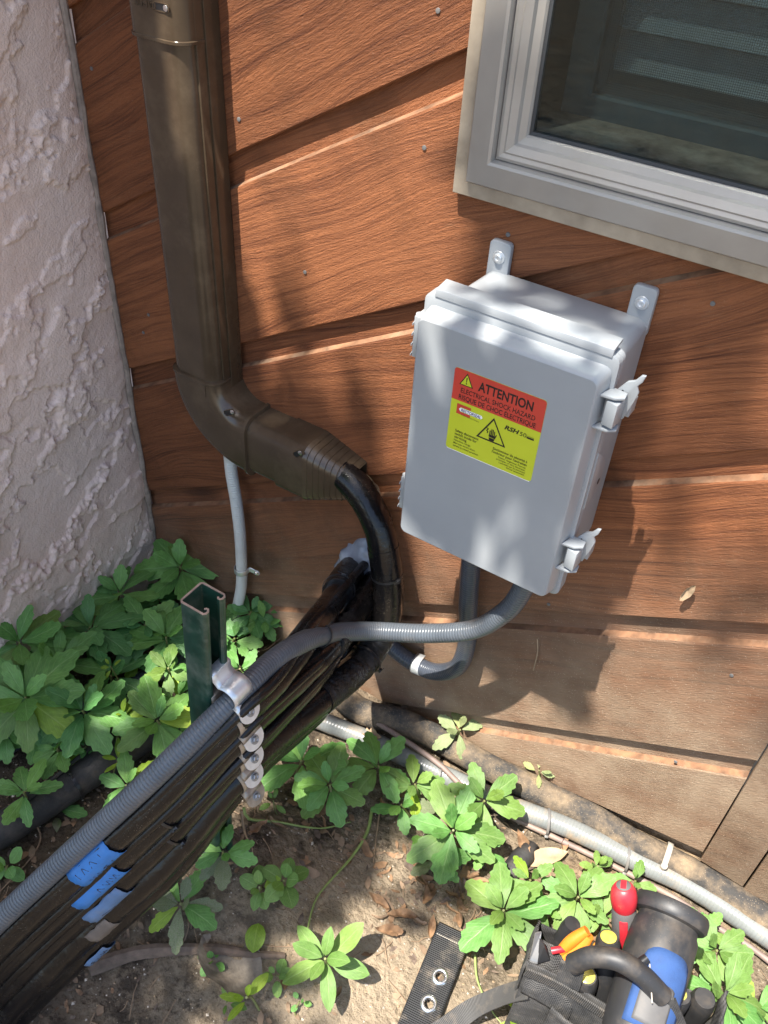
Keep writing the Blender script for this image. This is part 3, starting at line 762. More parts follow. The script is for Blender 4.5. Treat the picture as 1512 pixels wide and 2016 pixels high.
def fitting(parent, c, name='fitting'):
    mb = MB(); mb.lathe(c, (0, 0, -1), [(.0185, -.012), (.0205, -.010), (.0205, .004), (.0182, .006), (.0182, .022), (.0195, .024), (.0195, .030), (.0172, .032)], 8)
    mb.build(name, M['zinc'], parent, bevel=0, angle=25)
fitting(cg, (-.272, -.088, .688)); fitting(cl, (-.391, -.045, .672))

# clip over the short loop
def strapclip(name, label, c, axis, nrm, r, wid, mat, tail, group=None):
    """half-round strap over a pipe: axis along the pipe, nrm away from the support, tail = +1/-1 side of the screw tab"""
    t = thing(name, label, 'clip', c, group); c = Vector(c); ax = Vector(axis).normalized(); nr = Vector(nrm); nr = (nr - nr.dot(ax) * ax).normalized()
    sd_ = ax.cross(nr) * tail; mb = MB(); R = r + .0012; th_ = .0014
    prof = [(-R, -r * .9)]
    prof += [(-R * math.cos(a), R * math.sin(a)) for a in (math.pi * i / 12 for i in range(13))]
    prof += [(R + .0005, -r * .75), (R + .004, -r * .92), (R + .020, -r * .95)]
    outer = prof; secs = []
    for s_ in (-wid, -wid * .6, wid * .6, wid):
        k = 1 if abs(s_) < wid else 1
        secs.append([c + ax * s_ + sd_ * x + nr * y for x, y in outer])
    vs = []; fs = []
    n = len(outer)
    mb.loft(secs, closed=False, cap=False)
    o = mb.build('strap', mat, t)
    md = o.modifiers.new('thick', 'SOLIDIFY'); md.thickness = .0014; md.offset = 1
    tip = c + sd_ * (R + .020) + nr * (-r * .95)
    mb = MB(); mb.lathe(tip - nr * .0012, nr, [(wid, 0), (wid, .0018), (wid * .97, .0022), (0, .0022)], 16); mb.build('tab', mat, t)
    mb = MB(); mb.lathe(tip + nr * .001, nr, [(.0048, 0), (.0048, .002), (.0040, .0032), (.0022, .0034), (.0018, .0022), (0, .0022)], 6); mb.build('screw', M['steel'], t)
    return t
q = at(822, 1300, y=-.030)
strapclip('conduit_clip', 'shiny metal one hole clip holding the short dark conduit loop to the boards', (-.4665, -.0285, .2295), (-.95, .0, -.20), (0, -1, 0), .0166, .009, M['zinc'], -1)

# corrugated drain hose below the elbow
hp = smooth([(-.912, -.030, .560), (-.912, -.030, .50), (-.906, -.029, .42), (-.904, -.028, .34), (-.906, -.028, .26), (-.912, -.028, .18), (-.926, -.03, .11), (-.945, -.035, .03), (-.96, -.04, -.02)], .0012)
hose = thing('drain_hose', 'thin pale grey corrugated hose hanging from under the brown elbow', 'hose', hp[-1])
mb = MB(); mb.tube(hp, lambda s_: .0112 + .0011 * math.sin(s_ * 2 * math.pi / .0058), 14); mb.build('corrugated_tube', M['hose_grey'], hose, angle=80)
mb = MB(); mb.lathe((-.912, -.030, .575), (0, 0, -1), [(.0125, 0), (.0128, .03), (.0118, .045)], 16); mb.build('end_sleeve', M['hose_grey'], hose)
strapclip('conduit_clip', 'dull metal clip pinning the pale corrugated hose to the wall', (-.9085, -.028, .232), (0, 0, 1), (0, -1, 0), .0122, .0065, M['zinc'], 1)

# foam sealant round the wall hole
fo = MB(); V_ = []; F_ = []
bm = bmesh.new(); bmesh.ops.create_icosphere(bm, subdivisions=4, radius=1)
for v in bm.verts:
    n_ = v.co.normalized(); k = 1 + .20 * mn.noise(n_ * 2.2) + .08 * mn.noise(n_ * 6)
    v.co = Vector((-.612 + n_.x * .070 * k, .006 + n_.y * .034 * k, .372 + n_.z * .082 * k))
me = bpy.data.meshes.new('sealing_foam'); bm.to_mesh(me); bm.free(); me.shade_smooth(); me.materials.append(M['foam'])
o = bpy.data.objects.new('sealing_foam', me); COL.objects.link(o); tag(o, 'pale bluish blob of foam sealing the hole where the black pipes enter', 'foam')

# ------------------------------------------------------------------ green strut post with pipe straps
SX0, SX1, SY0, SY1, SZ = -.5615, -.5205, -.5120, -.4710, .782
post = thing('strut_post', 'dark green painted metal channel post with a raw cut top', 'post', (-.54, -.49, 0))
th_ = .0026; lip = .009
def strut_profile():
    # C channel open to +x with inward-curled lips
    o_ = [(SX1 - .004, SY0 + lip * .9), (SX1 - .0035, SY0 + lip), (SX1, SY0 + lip * .75), (SX1, SY0 + .003), (SX1 - .003, SY0), (SX0 + .003, SY0), (SX0, SY0 + .003), (SX0, SY1 - .003), (SX0 + .003, SY1),
          (SX1 - .003, SY1), (SX1, SY1 - .003), (SX1, SY1 - lip * .75), (SX1 - .0035, SY1 - lip), (SX1 - .004, SY1 - lip * .9)]
    return o_
outer = [(SX1 - .0085, SY0 + lip), (SX1 - .0065, SY0 + lip + .0022), (SX1 - .003, SY0 + lip + .0024), (SX1, SY0 + lip - .001), (SX1, SY0 + .0035), (SX1 - .0035, SY0), (SX0 + .0035, SY0), (SX0, SY0 + .0035),
         (SX0, SY1 - .0035), (SX0 + .0035, SY1), (SX1 - .0035, SY1), (SX1, SY1 - .0035), (SX1, SY1 - lip + .001), (SX1 - .003, SY1 - lip - .0024), (SX1 - .0065, SY1 - lip - .0022), (SX1 - .0085, SY1 - lip)]
inner = []
for i, (x, y) in enumerate(outer):
    a = Vector(outer[max(i - 1, 0)]); b = Vector(outer[min(i + 1, len(outer) - 1)]); d = (b - a).normalized()
    inner.append((x - d.y * th_ * (1), y + d.x * th_))
# make sure the offset goes inwards
if abs(inner[6][1] - SY0) > 0 and inner[6][1] < SY0: inner = [(2 * x - ix, 2 * y - iy) for (x, y), (ix, iy) in zip(outer, inner)]
loop = outer + inner[::-1]
n = len(outer)
mb = MB(); mb.loft([[(x + lean(z), y, z) for x, y in loop] for z in (-.02, .3, SZ - .0012)], cap=False)
mb.build('channel', M['green_paint'], post, angle=50)
mb = MB(); fs = []
for i in range(n - 1): fs.append((i, i + 1, 2 * n - 2 - i, 2 * n - 1 - i))
mb.add([(x, y, SZ) for x, y in loop], fs); mb.add([(x, y, SZ - .0012) for x, y in loop], [])
bb = len(mb.v) - 2 * n
for i in range(2 * n):
    k = (i + 1) % (2 * n); mb.f.append((bb + i, bb + k, k, i)); mb.uv.append([(0, 0)] * 4); mb.mi.append(0)
mb.build('cut_edge', M['cut_steel'], post, smooth=False)
mb = MB()
for k in range(7): pass
G_ST = 'metal straps stacked down the green post'
labs = ['top bright strap bent over the grey conduit on the green post', 'second strap down the post, over the first black pipe',
        'middle strap of the five on the green post', 'fourth strap down the post, rust dusted', 'lowest strap on the post with soil on its tab']
def strut_strap(cen, r, label, mat, tabz):
    t = thing('pipe_strap', label, 'strap', cen, G_ST)
    cx_, cy_, cz_ = cen; W_ = .0180; R = r + .0010
    sx_ = SX1 + lean(cz_ + r)
    prof = [(sx_ - .010, cz_ + r + .020), (sx_ + .0015, cz_ + r + .017), (sx_ + .0015, cz_ + r + .006)]
    a0, a1 = 2.2, -.72
    prof += [(cx_ + R * math.cos(a), cz_ + R * math.sin(a)) for a in (a0 + (a1 - a0) * i / 14 for i in range(15))]
    ex, ez = prof[-1]
    prof += [(ex + .006, ez - .004), (ex + .010, ez - .009)]
    secs = [[(x, cy_ + s_, z) for x, z in prof] for s_ in (-W_, -W_ * .5, 0, W_ * .5, W_)]
    o = MB().loft(secs, closed=False, cap=False).build('strap', mat if tabz else M['zinc_dirty'], t, angle=50)
    md = o.modifiers.new('thick', 'SOLIDIFY'); md.thickness = .0016; md.offset = 0
    # rounded tab with its bolt, tilted outward
    d = Vector((.50, -.06, -.86)).normalized(); nr = Vector((.86, 0, .50)); c = Vector((ex + .008, cy_, ez - .006)) + d * .010
    a2 = [(W_ * math.cos(a), W_ * .78 * math.sin(a)) for a in (math.pi + math.pi * i / 10 for i in range(11))]
    poly = [(-W_, .007)] + a2 + [(W_, .007)]
    Y = Vector((0, 1, 0))
    secs = [[c + Y * x - d * y + nr * h for x, y in poly] for h in (-.0008, .0009)]
    MB().loft(secs).build('tab', mat, t, smooth=False)
    mb = MB(); mb.lathe(c + nr * .001, nr, [(.0070, 0), (.0070, .001), (.0062, .0012), (.0060, .0012)], 16); mb.build('washer', M['bolt'], t, angle=25)
    mb = MB(); mb.lathe(c + nr * .0018, nr, [(.0052, 0), (.0052, .0025), (.0042, .0036), (.0030, .0036), (.0022, .0026), (0, .0026)], 6); mb.build('bolt', M['bolt'], t, angle=25)
strut_strap((-.510, -.487, .6185), .0162, labs[0], M['zinc'], 1)
for (cz_, r_, cx__), lb, mt in zip(((.568, .0222, -.508), (.520, .0228, -.511), (.471, .0228, -.514), (.421, .0268, -.517)), labs[1:], ('zinc', 'zinc', 'zinc', 'zinc_dirty')):
    strut_strap((cx__, -.490, cz_), r_, lb, M[mt], 0)

# ------------------------------------------------------------------ cable ties
def ring(name, label, c, axis, r, mat, wid=.0022, head=None, sq=1.0, group=None):
    t = thing(name, label, 'cable tie', c, group); c = Vector(c); ax = Vector(axis).normalized()
    u = ax.orthogonal().normalized(); v = ax.cross(u)
    mb = MB(); n_ = 28; secs = []
    for k in range(n_ + 1):
        a = 2 * math.pi * k / n_; d = math.cos(a) * u + math.sin(a) * v
        secs.append([c + d * (r + h) + ax * s_ for s_, h in ((-wid, 0), (wid, 0), (wid, .0013), (-wid, .0013))])
    mb.loft(secs, cap=False); mb.build('band', mat, t, angle=40)
    if head is not None:
        hd = Vector(head); hd = (hd - hd.dot(ax) * ax).normalized(); hc = c + hd * (r + .003)
        s2 = ax.cross(hd)
        mb = MB(); mb.obox(hc, ax * .0034, s2 * .0040, hd * .0028); mb.build('head', mat, t, bevel=.0008)
        mb = MB(); mb.obox(hc + s2 * .007 + hd * .002, ax * .0016, s2 * .0045, hd * .0006); mb.build('tail', mat, t)
    return t
def along(path, y=None, z=None):
    i = min(range(1, len(path) - 1), key=lambda i: abs(path[i].y - y) if y is not None else abs(path[i].z - z))
    return path[i], (path[i + 1] - path[i - 1]).normalized()
c_, d_ = along([p for p in pa4 if p.x > -.56 and p.y > -.07], z=.472)
ring('cable_tie', 'black cable tie round the pipe below the brown duct end', c_, d_, .0272, M['tie'], head=(1, -.3, .2))
c_, d_ = along([p for p in cgp if p.x < -.45], y=-.275)
ring('cable_tie', 'black cable tie round the bent grey conduit', c_ , d_, .0172, M['tie'], head=(-1, .2, .3), wid=.0028)
for pa_, y_, r_, hd, lb in ((pa2, -.604, .0238, (1, 0, -.2), 'black cable tie on the bundle left of the straps, upper of two'),
                        (pa3, -.604, .0238, (.9, 0, -.5), 'black cable tie on the bundle left of the straps, lower of two'), (pa1, -.11, .0288, (.3, -.6, .6), 'black cable tie round the wrapped pipe near the foam'),
                        (pa4, -.14, .0302, (.9, .2, -.4), 'black cable tie stub on the wrinkled pipe right of the bundle')):
    c_, d_ = along([p for p in pa_ if p.x > -.66 and not (pa_ is pa4 and p.z > .40)], y=y_); ring('cable_tie', lb, c_, d_, r_, M['tie'], head=hd)
p_ = at(660, 1130, y=-.012); t = thing('screw', 'screw in the boards beside the sealing foam', 'screw', p_)
mb = MB(); mb.lathe((p_.x, .0, p_.z), (0, -1, .15), [(.0022, -.004), (.0022, .012), (.0055, .012), (.0055, .016), (.003, .0175), (0, .0175)], 10); mb.build('shank', M['steel'], t)

# ------------------------------------------------------------------ masking tape flags with handwriting
def tapeflag(label, path, r, ylo, yhi, a0, a1, mat, ink=None, seed=1):
    pp = [p for p in path if ylo <= p.y <= yhi]
    t = thing('tape_flag', label, 'tape', pp[0]); T = (pp[-1] - pp[0]).normalized()
    X = (Vector((1, 0, 0)) - T.x * T).normalized(); Z = T.cross(X)
    if Z.z < 0: Z = -Z
    rr = random.Random(seed); n_ = 14
    def pt(s_, a, h=0):
        i = s_ * (len(pp) - 1); k = max(0, min(int(i), len(pp) - 2)); c = pp[k].lerp(pp[k + 1], i - k)
        return c + (r + h) * (math.cos(a) * X + math.sin(a) * Z)
    secs = []
    for k in range(7):
        s_ = k / 6; secs.append([pt(s_ + .06 * mn.noise(Vector((j * .6, k * .3, seed + 4))) * (1 if 0 < k < 6 else .7) * (0 if s_ in (0, 1) and False else 1) * min(1, 1), a0 + (a1 - a0) * (j / n_ + .05 * mn.noise(Vector((k * .9, seed, 2)))) , .0016 + .0014 * mn.noise(Vector((k * .8, j * .5, seed)))) for j in range(n_ + 1)])
    o = MB().loft(secs, closed=False, cap=False).build('tape', mat, t, angle=60)
    md = o.modifiers.new('thick', 'SOLIDIFY'); md.thickness = .0005
    if ink:
        mb = MB()
        for st in ink:
            q_ = [pt(1 - u_, a0 + (a1 - a0) * v_, .0022) for u_, v_ in st]
            mb.tube(smooth(q_, .003) if len(q_) > 2 else q_, .00055, 5)
        mb.build('handwriting', M['black_ink'], t)
    return t
def glyphs(rows, seed):
    rr = random.Random(seed); out = []
    for v_, s0, s1, n_ in rows:
        w_ = (s1 - s0) / n_
        for i in range(n_):
            u0 = s0 + i * w_; k = rr.randrange(5); h = .16
            if k == 0: out.append([(u0, v_), (u0 + w_ * .1, v_ - h), (u0 + w_ * .5, v_ - h * .3), (u0 + w_ * .7, v_ - h)])
            elif k == 1: out += [[(u0 + w_ * .3, v_ - h), (u0 + w_ * .3, v_ + .02)]]
            elif k == 2: out.append([(u0, v_ - h), (u0 + w_ * .3, v_), (u0 + w_ * .6, v_ - h), (u0 + w_ * .8, v_)])
            elif k == 3: out.append([(u0 + w_ * .6, v_ - h), (u0, v_ - h * .8), (u0 + w_ * .5, v_ - h * .4), (u0, v_)])
            else: out.append([(u0, v_), (u0 + w_ * .3, v_ - h), (u0 + w_ * .6, v_)])
    return out
bigD = [[(.25, .60), (.22, .9), (.42, .86), (.48, .70), (.25, .60)]]
tapeflag('bright blue tape label with handwriting, uppermost, on the thin cable under the grey conduit', pa1, .0235, -.716, -.660, 1.60, -.70, M['tape_blue'], glyphs([(.35, .1, .9, 4), (.75, .2, .9, 4)], 3), 3)
tapeflag('bright blue tape label with a big hand drawn D, wrapped on the bundle', pa2, .0240, -.722, -.666, 1.25, -1.0, M['tape_blue'], bigD + glyphs([(.4, .5, .95, 3)], 5), 4)
tapeflag('half muddy blue tape label with a small scrawl, below the bright ones', pa3, .0240, -.716, -.666, 1.1, -1.0, M['tape_faded'], [[(.25, .4), (.3, .75), (.55, .55), (.25, .4)]], 6)
tapeflag('mud covered grey tape label between the blue ones', pa4, .0255, -.722, -.688, 1.1, -1.0, M['tape_grey'], None, 7)
tapeflag('faded blue tape label with scribbled letters, lowest on the bundle', pa5, .0218, -.745, -.708, .7, -1.1, M['tape_faded'], glyphs([(.35, .1, .9, 3), (.75, .1, .9, 4)], 9), 8)

# ------------------------------------------------------------------ grey electrical enclosure
BX = thing('electrical_enclosure', 'light grey plastic electrical box with a red and yellow warning label', 'electrical box', (-.335, 0, .70))
def rrect(x0, x1, z0, z1, r, n_=4):
    out = []
    for cx_, cz_, a in ((x1 - r, z1 - r, 0), (x0 + r, z1 - r, 90), (x0 + r, z0 + r, 180), (x1 - r, z0 + r, 270)):
        for i in range(n_ + 1):
            b = math.radians(a + 90 * i / n_); out.append((cx_ + r * math.cos(b), cz_ + r * math.sin(b)))
    return out
def rloft(rows):
    return MB().loft([[(x, y, z) for x, z in rrect(*rc)] for y, rc in rows])
rloft([(-.006, (-.446, -.223, .700, 1.053, .012)), (-.0085, (-.4465, -.2225, .699, 1.054, .014)), (-.060, (-.448, -.221, .697, 1.056, .014)), (-.122, (-.4495, -.2195, .695, 1.058, .014))]).build('body', M['box_grey'], BX, angle=25)
rloft([(-.117, (-.464, -.2145, .683, 1.066, .010)), (-.1175, (-.466, -.2125, .681, 1.068, .011)), (-.128, (-.466, -.2125, .681, 1.068, .011)), (-.1285, (-.465, -.2135, .682, 1.067, .011))]).build('flange', M['box_grey'], BX, angle=25)
lid = rloft([(-.1292, (-.466, -.2125, .681, 1.068, .011)), (-.1375, (-.466, -.2125, .681, 1.068, .011)), (-.1385, (-.4645, -.214, .6825, 1.0665, .011)), (-.1386, (-.4605, -.2175, .6885, 1.0535, .011)),
       (-.160, (-.4592, -.2212, .6925, 1.0490, .011)), (-.1636, (-.4584, -.2226, .6935, 1.0472, .010)), (-.165, (-.4566, -.2246, .6955, 1.0452, .008))]).build('lid', M['box_grey'], BX, angle=30)
mb = MB(); mb.prism([(-.1400, 1.0655), (-.1385, 1.0755), (-.113, 1.0785), (-.113, 1.0745), (-.1345, 1.0715), (-.1350, 1.0655)], 0, -.452, -.222)
mb.build('drip_strip', M['box_grey'], BX, bevel=.0008)
for x0 in (-.4475, -.2525):
    mb = MB(); mb.prism(rrect(x0, x0 + .0305, 1.030, 1.095, .006), 1, -.0105, -.0008); f_ = mb.build('mounting_foot', M['box_grey'], BX, bevel=.0015)
    mb = MB(); c_ = Vector((x0 + .0152, -.0105, 1.074))
    mb.lathe(c_, (0, -1, 0), [(.0088, 0), (.0088, .0008), (.0085, .0011), (.0056, .0011), (.0056, .0042), (.0047, .0050), (.0028, .0050), (.0022, .0040), (0, .0040)], 12)
    mb.build('screw', M['zinc'], f_, angle=30)
for zc in (1.008, .751):   # hinges, left side
    mb = MB()
    mb.lathe((-.4685, -.1420, zc - .030), (0, 0, 1), [(.0056, 0), (.0056, .06)], 12)
    mb.box((-.472, -.150, zc - .029), (-.457, -.122, zc + .029))
    h_ = mb.build('hinge', M['box_grey'], BX, bevel=.0012)
    for i in range(4):
        mb = MB(); zz = zc - .022 + i * .0145
        mb.prism([(-.1525, zz - .005), (-.132, zz + .003), (-.132, zz + .005), (-.1525, zz - .002)], 0, -.4727, -.4717); mb.build('rib', M['box_grey'], h_)
def latch(zc):
    t = MB(); t.obox((-.2040, -.1440, zc), Vector((.0075, -.0015, 0)), Vector((.001, .0115, 0)), (0, 0, .0165)); l_ = t.build('latch', M['box_grey'], BX, bevel=.0015)
    for dz in (.0215, -.0225):
        mb = MB(); mb.prism([(-.221, -.1565), (-.2035, -.1545), (-.194, -.1475), (-.1955, -.1350), (-.214, -.1330)], 2, zc + dz - .0018, zc + dz + .0018); mb.build('prong', M['box_grey'], l_, bevel=.0009)
    mb = MB()   # lever sweeping back and up
    prof = [(-.213, -.014), (-.194, -.014), (-.1870, .012), (-.1845, .026), (-.1880, .034), (-.1835, .041), (-.1815, .050), (-.1865, .049), (-.1920, .040), (-.2000, .036), (-.2090, .022)]
    mb.prism([(x, zc + z) for x, z in prof], 1, -.1335, -.1290); mb.build('lever', M['box_grey'], l_, bevel=.0010)
    mb = MB(); mb.box((-.1985, -.1285, zc - .012), (-.1890, -.1080, zc + .008)); mb.build('grip', M['box_grey'], l_, bevel=.001)
    mb = MB(); mb.box((-.2035, -.1341, zc + .006), (-.2015, -.1333, zc + .024)); mb.build('latch_slot', M['tie'], l_)
latch(1.004); latch(.771)
mb = MB(); mb.prism([(.930, -.1285), (.915, -.112), (.880, -.106), (.852, -.106), (.846, -.118), (.842, -.1285)], 0, -.2155, -.2115) if False else None
mb.v = []; mb.f = []; mb.uv = []; mb.mi = []
mb.prism([(-.1290, .930), (-.108, .914), (-.084, .888), (-.080, .856), (-.094, .845), (-.1290, .838)], 0, -.2150, -.2105)
hs = mb.build('hasp', M['box_grey'], BX, bevel=.001)
mb = MB(); mb.lathe((-.2103, -.096, .864), (1, 0, 0), [(.0042, -.0005), (.0042, .0003), (0, .0003)], 14); mb.build('hasp_hole', M['tie'], hs)

# warning label (flat print on its own plate)
LX0, LX1, LZ0, LZ1 = -.4005, -.2765, .8765, .9990; LW, LH = LX1 - LX0, LZ1 - LZ0; LY = -.1652
lab = MB().prism(rrect(LX0, LX1, LZ0, LZ1, .004), 1, LY - .0003, LY + .0002).build('warning_label', M['yellow_label'], BX, smooth=False)
lab['label'] = 'red and yellow bilingual electrical shock warning sticker'
def L2(s_, t_, h=0): return (LX0 + s_ * LW, LY - .0003 - h, LZ1 - t_ * LH)
pr = [p for p in rrect(LX0, LX1, LZ0, LZ1, .004) if p[1] > LZ1 - .37 * LH] + [(LX0, LZ1 - .372 * LH), (LX1, LZ1 - .372 * LH)]
mb = MB(); mb.add([(x, LY - .00045, z) for x, z in pr], [tuple(range(len(pr)))]); mb.build('red_band', M['red_label'], lab, smooth=False)
ink = MB(); wht = MB(); nav = MB(); redm = MB(); yel = MB()
def text(mbx, body, s0, s1, base, cap, bold=.0, shear=0, h=.0003, right=None):
    vs, fs = text_faces(body, 1.0, 'LEFT', 1, bold, shear)
    xs = [v[0] for v in vs]; x0, x1 = min(xs), max(xs); ys = [v[1] for v in vs]
    k = (s1 - s0) * LW / (x1 - x0); ky = cap * LH / .69
    mbx.add([(LX0 + s0 * LW + (x - x0) * k, LY - .0003 - h, LZ1 - base * LH + y * ky) for x, y, z in vs], fs)
def poly(mbx, pts, h=.0003): mbx.add([L2(s_, t_, h) for s_, t_ in pts], [tuple(range(len(pts)))])
def tri_out(mbx, a, b, c_, w_, h):
    P = [Vector(p) for p in (a, b, c_)]; g = sum(P, Vector((0, 0))) / 3; Q = [g + (p - g) * w_ for p in P]
    for i in range(3):
        k = (i + 1) % 3; poly(mbx, [P[i], P[k], Q[k], Q[i]], h)
text(ink, 'ATTENTION', .278, .874, .170, .104, .028)
text(ink, 'ELECTRICAL SHOCK HAZARD', .094, .916, .266, .056, .012)
text(ink, 'RISQUE DE CHOC ÉLECTRIQUE', .080, .937, .347, .056, .012)
poly(ink, [(.145, .026), (.068, .176), (.222, .176)], .0003); poly(yel, [(.145, .046), (.084, .166), (.206, .166)], .0004)
poly(ink, [(.139, .075), (.151, .075), (.148, .130), (.142, .130)], .0006); poly(ink, [(.139, .138), (.151, .138), (.151, .152), (.139, .152)], .0006)
poly(redm, [(.072, .408), (.232, .408), (.232, .445), (.115, .445), (.115, .49), (.232, .49), (.232, .53), (.072, .53)], .0002) if False else (poly(redm, [(.072, .408), (.232, .408), (.232, .440), (.072, .440)], .0002), poly(redm, [(.072, .440), (.115, .440), (.115, .497), (.072, .497)], .0002), poly(redm, [(.072, .497), (.232, .497), (.232, .530), (.072, .530)], .0002))
poly(wht, [(.098, .468), (.118, .447), (.355, .447), (.372, .468), (.355, .492), (.118, .492)], .0003)
text(nav, 'RECTORSEAL', .125, .352, .487, .034, .02, .2, .0005)
text(ink, 'A CSW Industrials Company', .13, .34, .535, .012, .0, 0, .0003)
tri_out(ink, (.495, .412), (.330, .712), (.665, .712), .84, .0003)
# hand and spark inside the triangle
for i, (x, t0) in enumerate(((.470, .575), (.487, .555), (.504, .553), (.521, .570))): poly(ink, [(x, t0), (x + .011, t0), (x + .011, .632), (x, .632)], .0004)
poly(ink, [(.466, .628), (.535, .628), (.548, .600), (.556, .604), (.540, .660), (.466, .655)], .0004)
poly(ink, [(.468, .664), (.537, .664), (.528, .694), (.478, .694)], .0004)
for a, b in (((.430, .558), (.452, .566)), ((.452, .566), (.436, .592)), ((.436, .592), (.452, .602)), ((.452, .602), (.446, .618))):
    d = Vector((b[0] - a[0], b[1] - a[1])).normalized() * .005; nn = Vector((-d.y, d.x)); a = Vector(a); b = Vector(b)
    poly(ink, [a - nn, b - nn + d, b + nn + d, a + nn], .0004)
text(ink, 'RSH', .620, .782, .492, .050, .035, .25); text(ink, '50', .790, .862, .496, .048, .004)
poly(ink, [(.868, .466), (.945, .466), (.945, .470), (.868, .470)]); poly(ink, [(.866, .477), (.945, .477), (.945, .497), (.866, .497)])
for b_, s1, tx in ((.757, .362, 'Safety disconnect'), (.798, .345, 'switch inside for'), (.838, .232, 'servicing')): text(ink, tx, .088, s1, b_, .031, .012)
for b_, s1, tx in ((.875, .285, 'Hazardous voltage.'), (.912, .345, 'May cause electric shock.'), (.949, .385, 'Service by trained personnel.')): text(ink, tx, .086, s1, b_, .022, .004)
for b_, s0, tx in ((.790, .535, 'Sectionneur de sécurité à'), (.831, .530, "l'intérieur pour l'entretien")): text(ink, tx, s0, .925, b_, .031, .012)
for b_, s0, tx in ((.866, .605, 'Tension dangereuse. Pourrait'), (.897, .590, 'provoquer un choc électrique.'), (.928, .625, "L'entretien par du personnel"), (.958, .715, 'formé seulement.')): text(ink, tx, s0, .92, b_, .021, .004)
ink.build('black_print', M['black_ink'], lab, smooth=False); wht.build('white_print', M['white_ink'], lab, smooth=False)
nav.build('maker_lettering', M['navy_ink'], lab, smooth=False); redm.build('maker_mark', M['red_label'], lab, smooth=False); yel.build('warning_triangle', M['yellow_label'], lab, smooth=False)
mb = MB(); mb.box((LX0 + .002, LY - .0002, LZ0 - .0009), (LX1 - .002, LY + .0001, LZ0 + .0004)); mb.build('label_edge', M['white_ink'], lab, smooth=False)

# ------------------------------------------------------------------ lines lying along the foot of the wall
def gp(px, py, z): return at(px, py, z=z)
fl, flp = pipe('old_foam_pipe', 'muddy black foam covered pipe lying against the foot of the wall', 'pipe',
     [gp(610, 1300, .055), gp(700, 1392, .050), gp(800, 1424, .050), gp(900, 1474, .048), gp(1000, 1530, .047), gp(1150, 1598, .045), gp(1250, 1660, .043), gp(1350, 1712, .043), gp(1440, 1766, .043), gp(1512, 1812, .043), (.40, -.01, .04), (.9, -.01, .04)], .0265, M['oldfoam'], None, 18, .003, 'foam_sleeve')
wc, wcp = pipe('ground_conduit', 'pale weathered grey conduit lying on the soil along the wall foot', 'conduit',
     [gp(560, 1392, .03), gp(660, 1430, .03), gp(740, 1462, .03), gp(860, 1520, .032), gp(1000, 1583, .034), gp(1120, 1630, .036), gp(1250, 1693, .036), gp(1370, 1752, .036), gp(1512, 1845, .036), (.42, -.06, .035), (.9, -.07, .03)], .0188, M['conduit_pale'], None, 18, .001, 'ribbed_sheath')
bc, bcp = pipe('brown_cable', 'thin dusty brown cable running beside the pale ground conduit', 'cable',
     [gp(690, 1392, .052), gp(770, 1440, .058), gp(860, 1502, .060), gp(920, 1556, .048), gp(1000, 1605, .024), gp(1100, 1653, .020), gp(1230, 1716, .018), gp(1340, 1775, .018), gp(1420, 1830, .018), gp(1512, 1890, .016), (.5, -.12, .01)], .0055, M['cable_brown'], None, 10, .001, 'sheath')
bl, blp = pipe('brown_cable', 'second thin dusty cable looping off the ground conduit near the leaf', 'cable',
     [gp(800, 1500, .02), gp(850, 1530, .018), gp(900, 1548, .018), gp(960, 1578, .018), gp(1010, 1608, .016)], .0035, M['cable_brown'], None, 8, .001, 'sheath')
for px, lb, hd in ((1078, 'grey cable tie round the pale conduit, farther from the white clip', (.2, -.7, -.4)), (1232, 'grey cable tie round the pale conduit nearest the white clip', (.2, -.7, -.4)), (868, 'bent grey cable tie stub on the brown cable', (0, .3, 1))):
    zz = .034; q_ = gp(px, 1620 if px == 1078 else 1686 if px == 1232 else 1520, zz)
    i = min(range(1, len(wcp) - 1), key=lambda i: abs(wcp[i].x - q_.x)); d_ = (wcp[i + 1] - wcp[i - 1]).normalized()
    ring('cable_tie', lb, wcp[i] + Vector((0, -.004, -.001)), d_ + Vector((.12, .3, 0)), .0240, M['tie_grey'], .0024, head=hd)
c_ = gp(1310, 1690, .045); t = thing('pipe_clip', 'off white plastic clip with a knob over the muddy foam pipe', 'clip', c_)
i = min(range(1, len(flp) - 1), key=lambda i: abs(flp[i].x - c_.x)); d_ = (flp[i + 1] - flp[i - 1]).normalized(); n1 = Vector((0, -.35, 1)); n1 = (n1 - n1.dot(d_) * d_).normalized(); n2 = d_.cross(n1)
secs = [[flp[i] + d_ * s_ + (.0285 * math.cos(a)) * n1 + (.0285 * math.sin(a)) * n2 for a in (-1.9 + 3.4 * k / 12 for k in range(13))] for s_ in (-.005, .005)]
o = MB().loft(secs, closed=False, cap=False).build('band', M['white_clip'], t); md = o.modifiers.new('thick', 'SOLIDIFY'); md.thickness = .003; md.offset = 1
mb = MB(); mb.lathe(flp[i] + n1 * .022 + n2 * .020, n1, [(.0062, 0), (.0062, .012), (.005, .0135), (0, .0135)], 12); mb.build('knob', M['white_clip'], t)

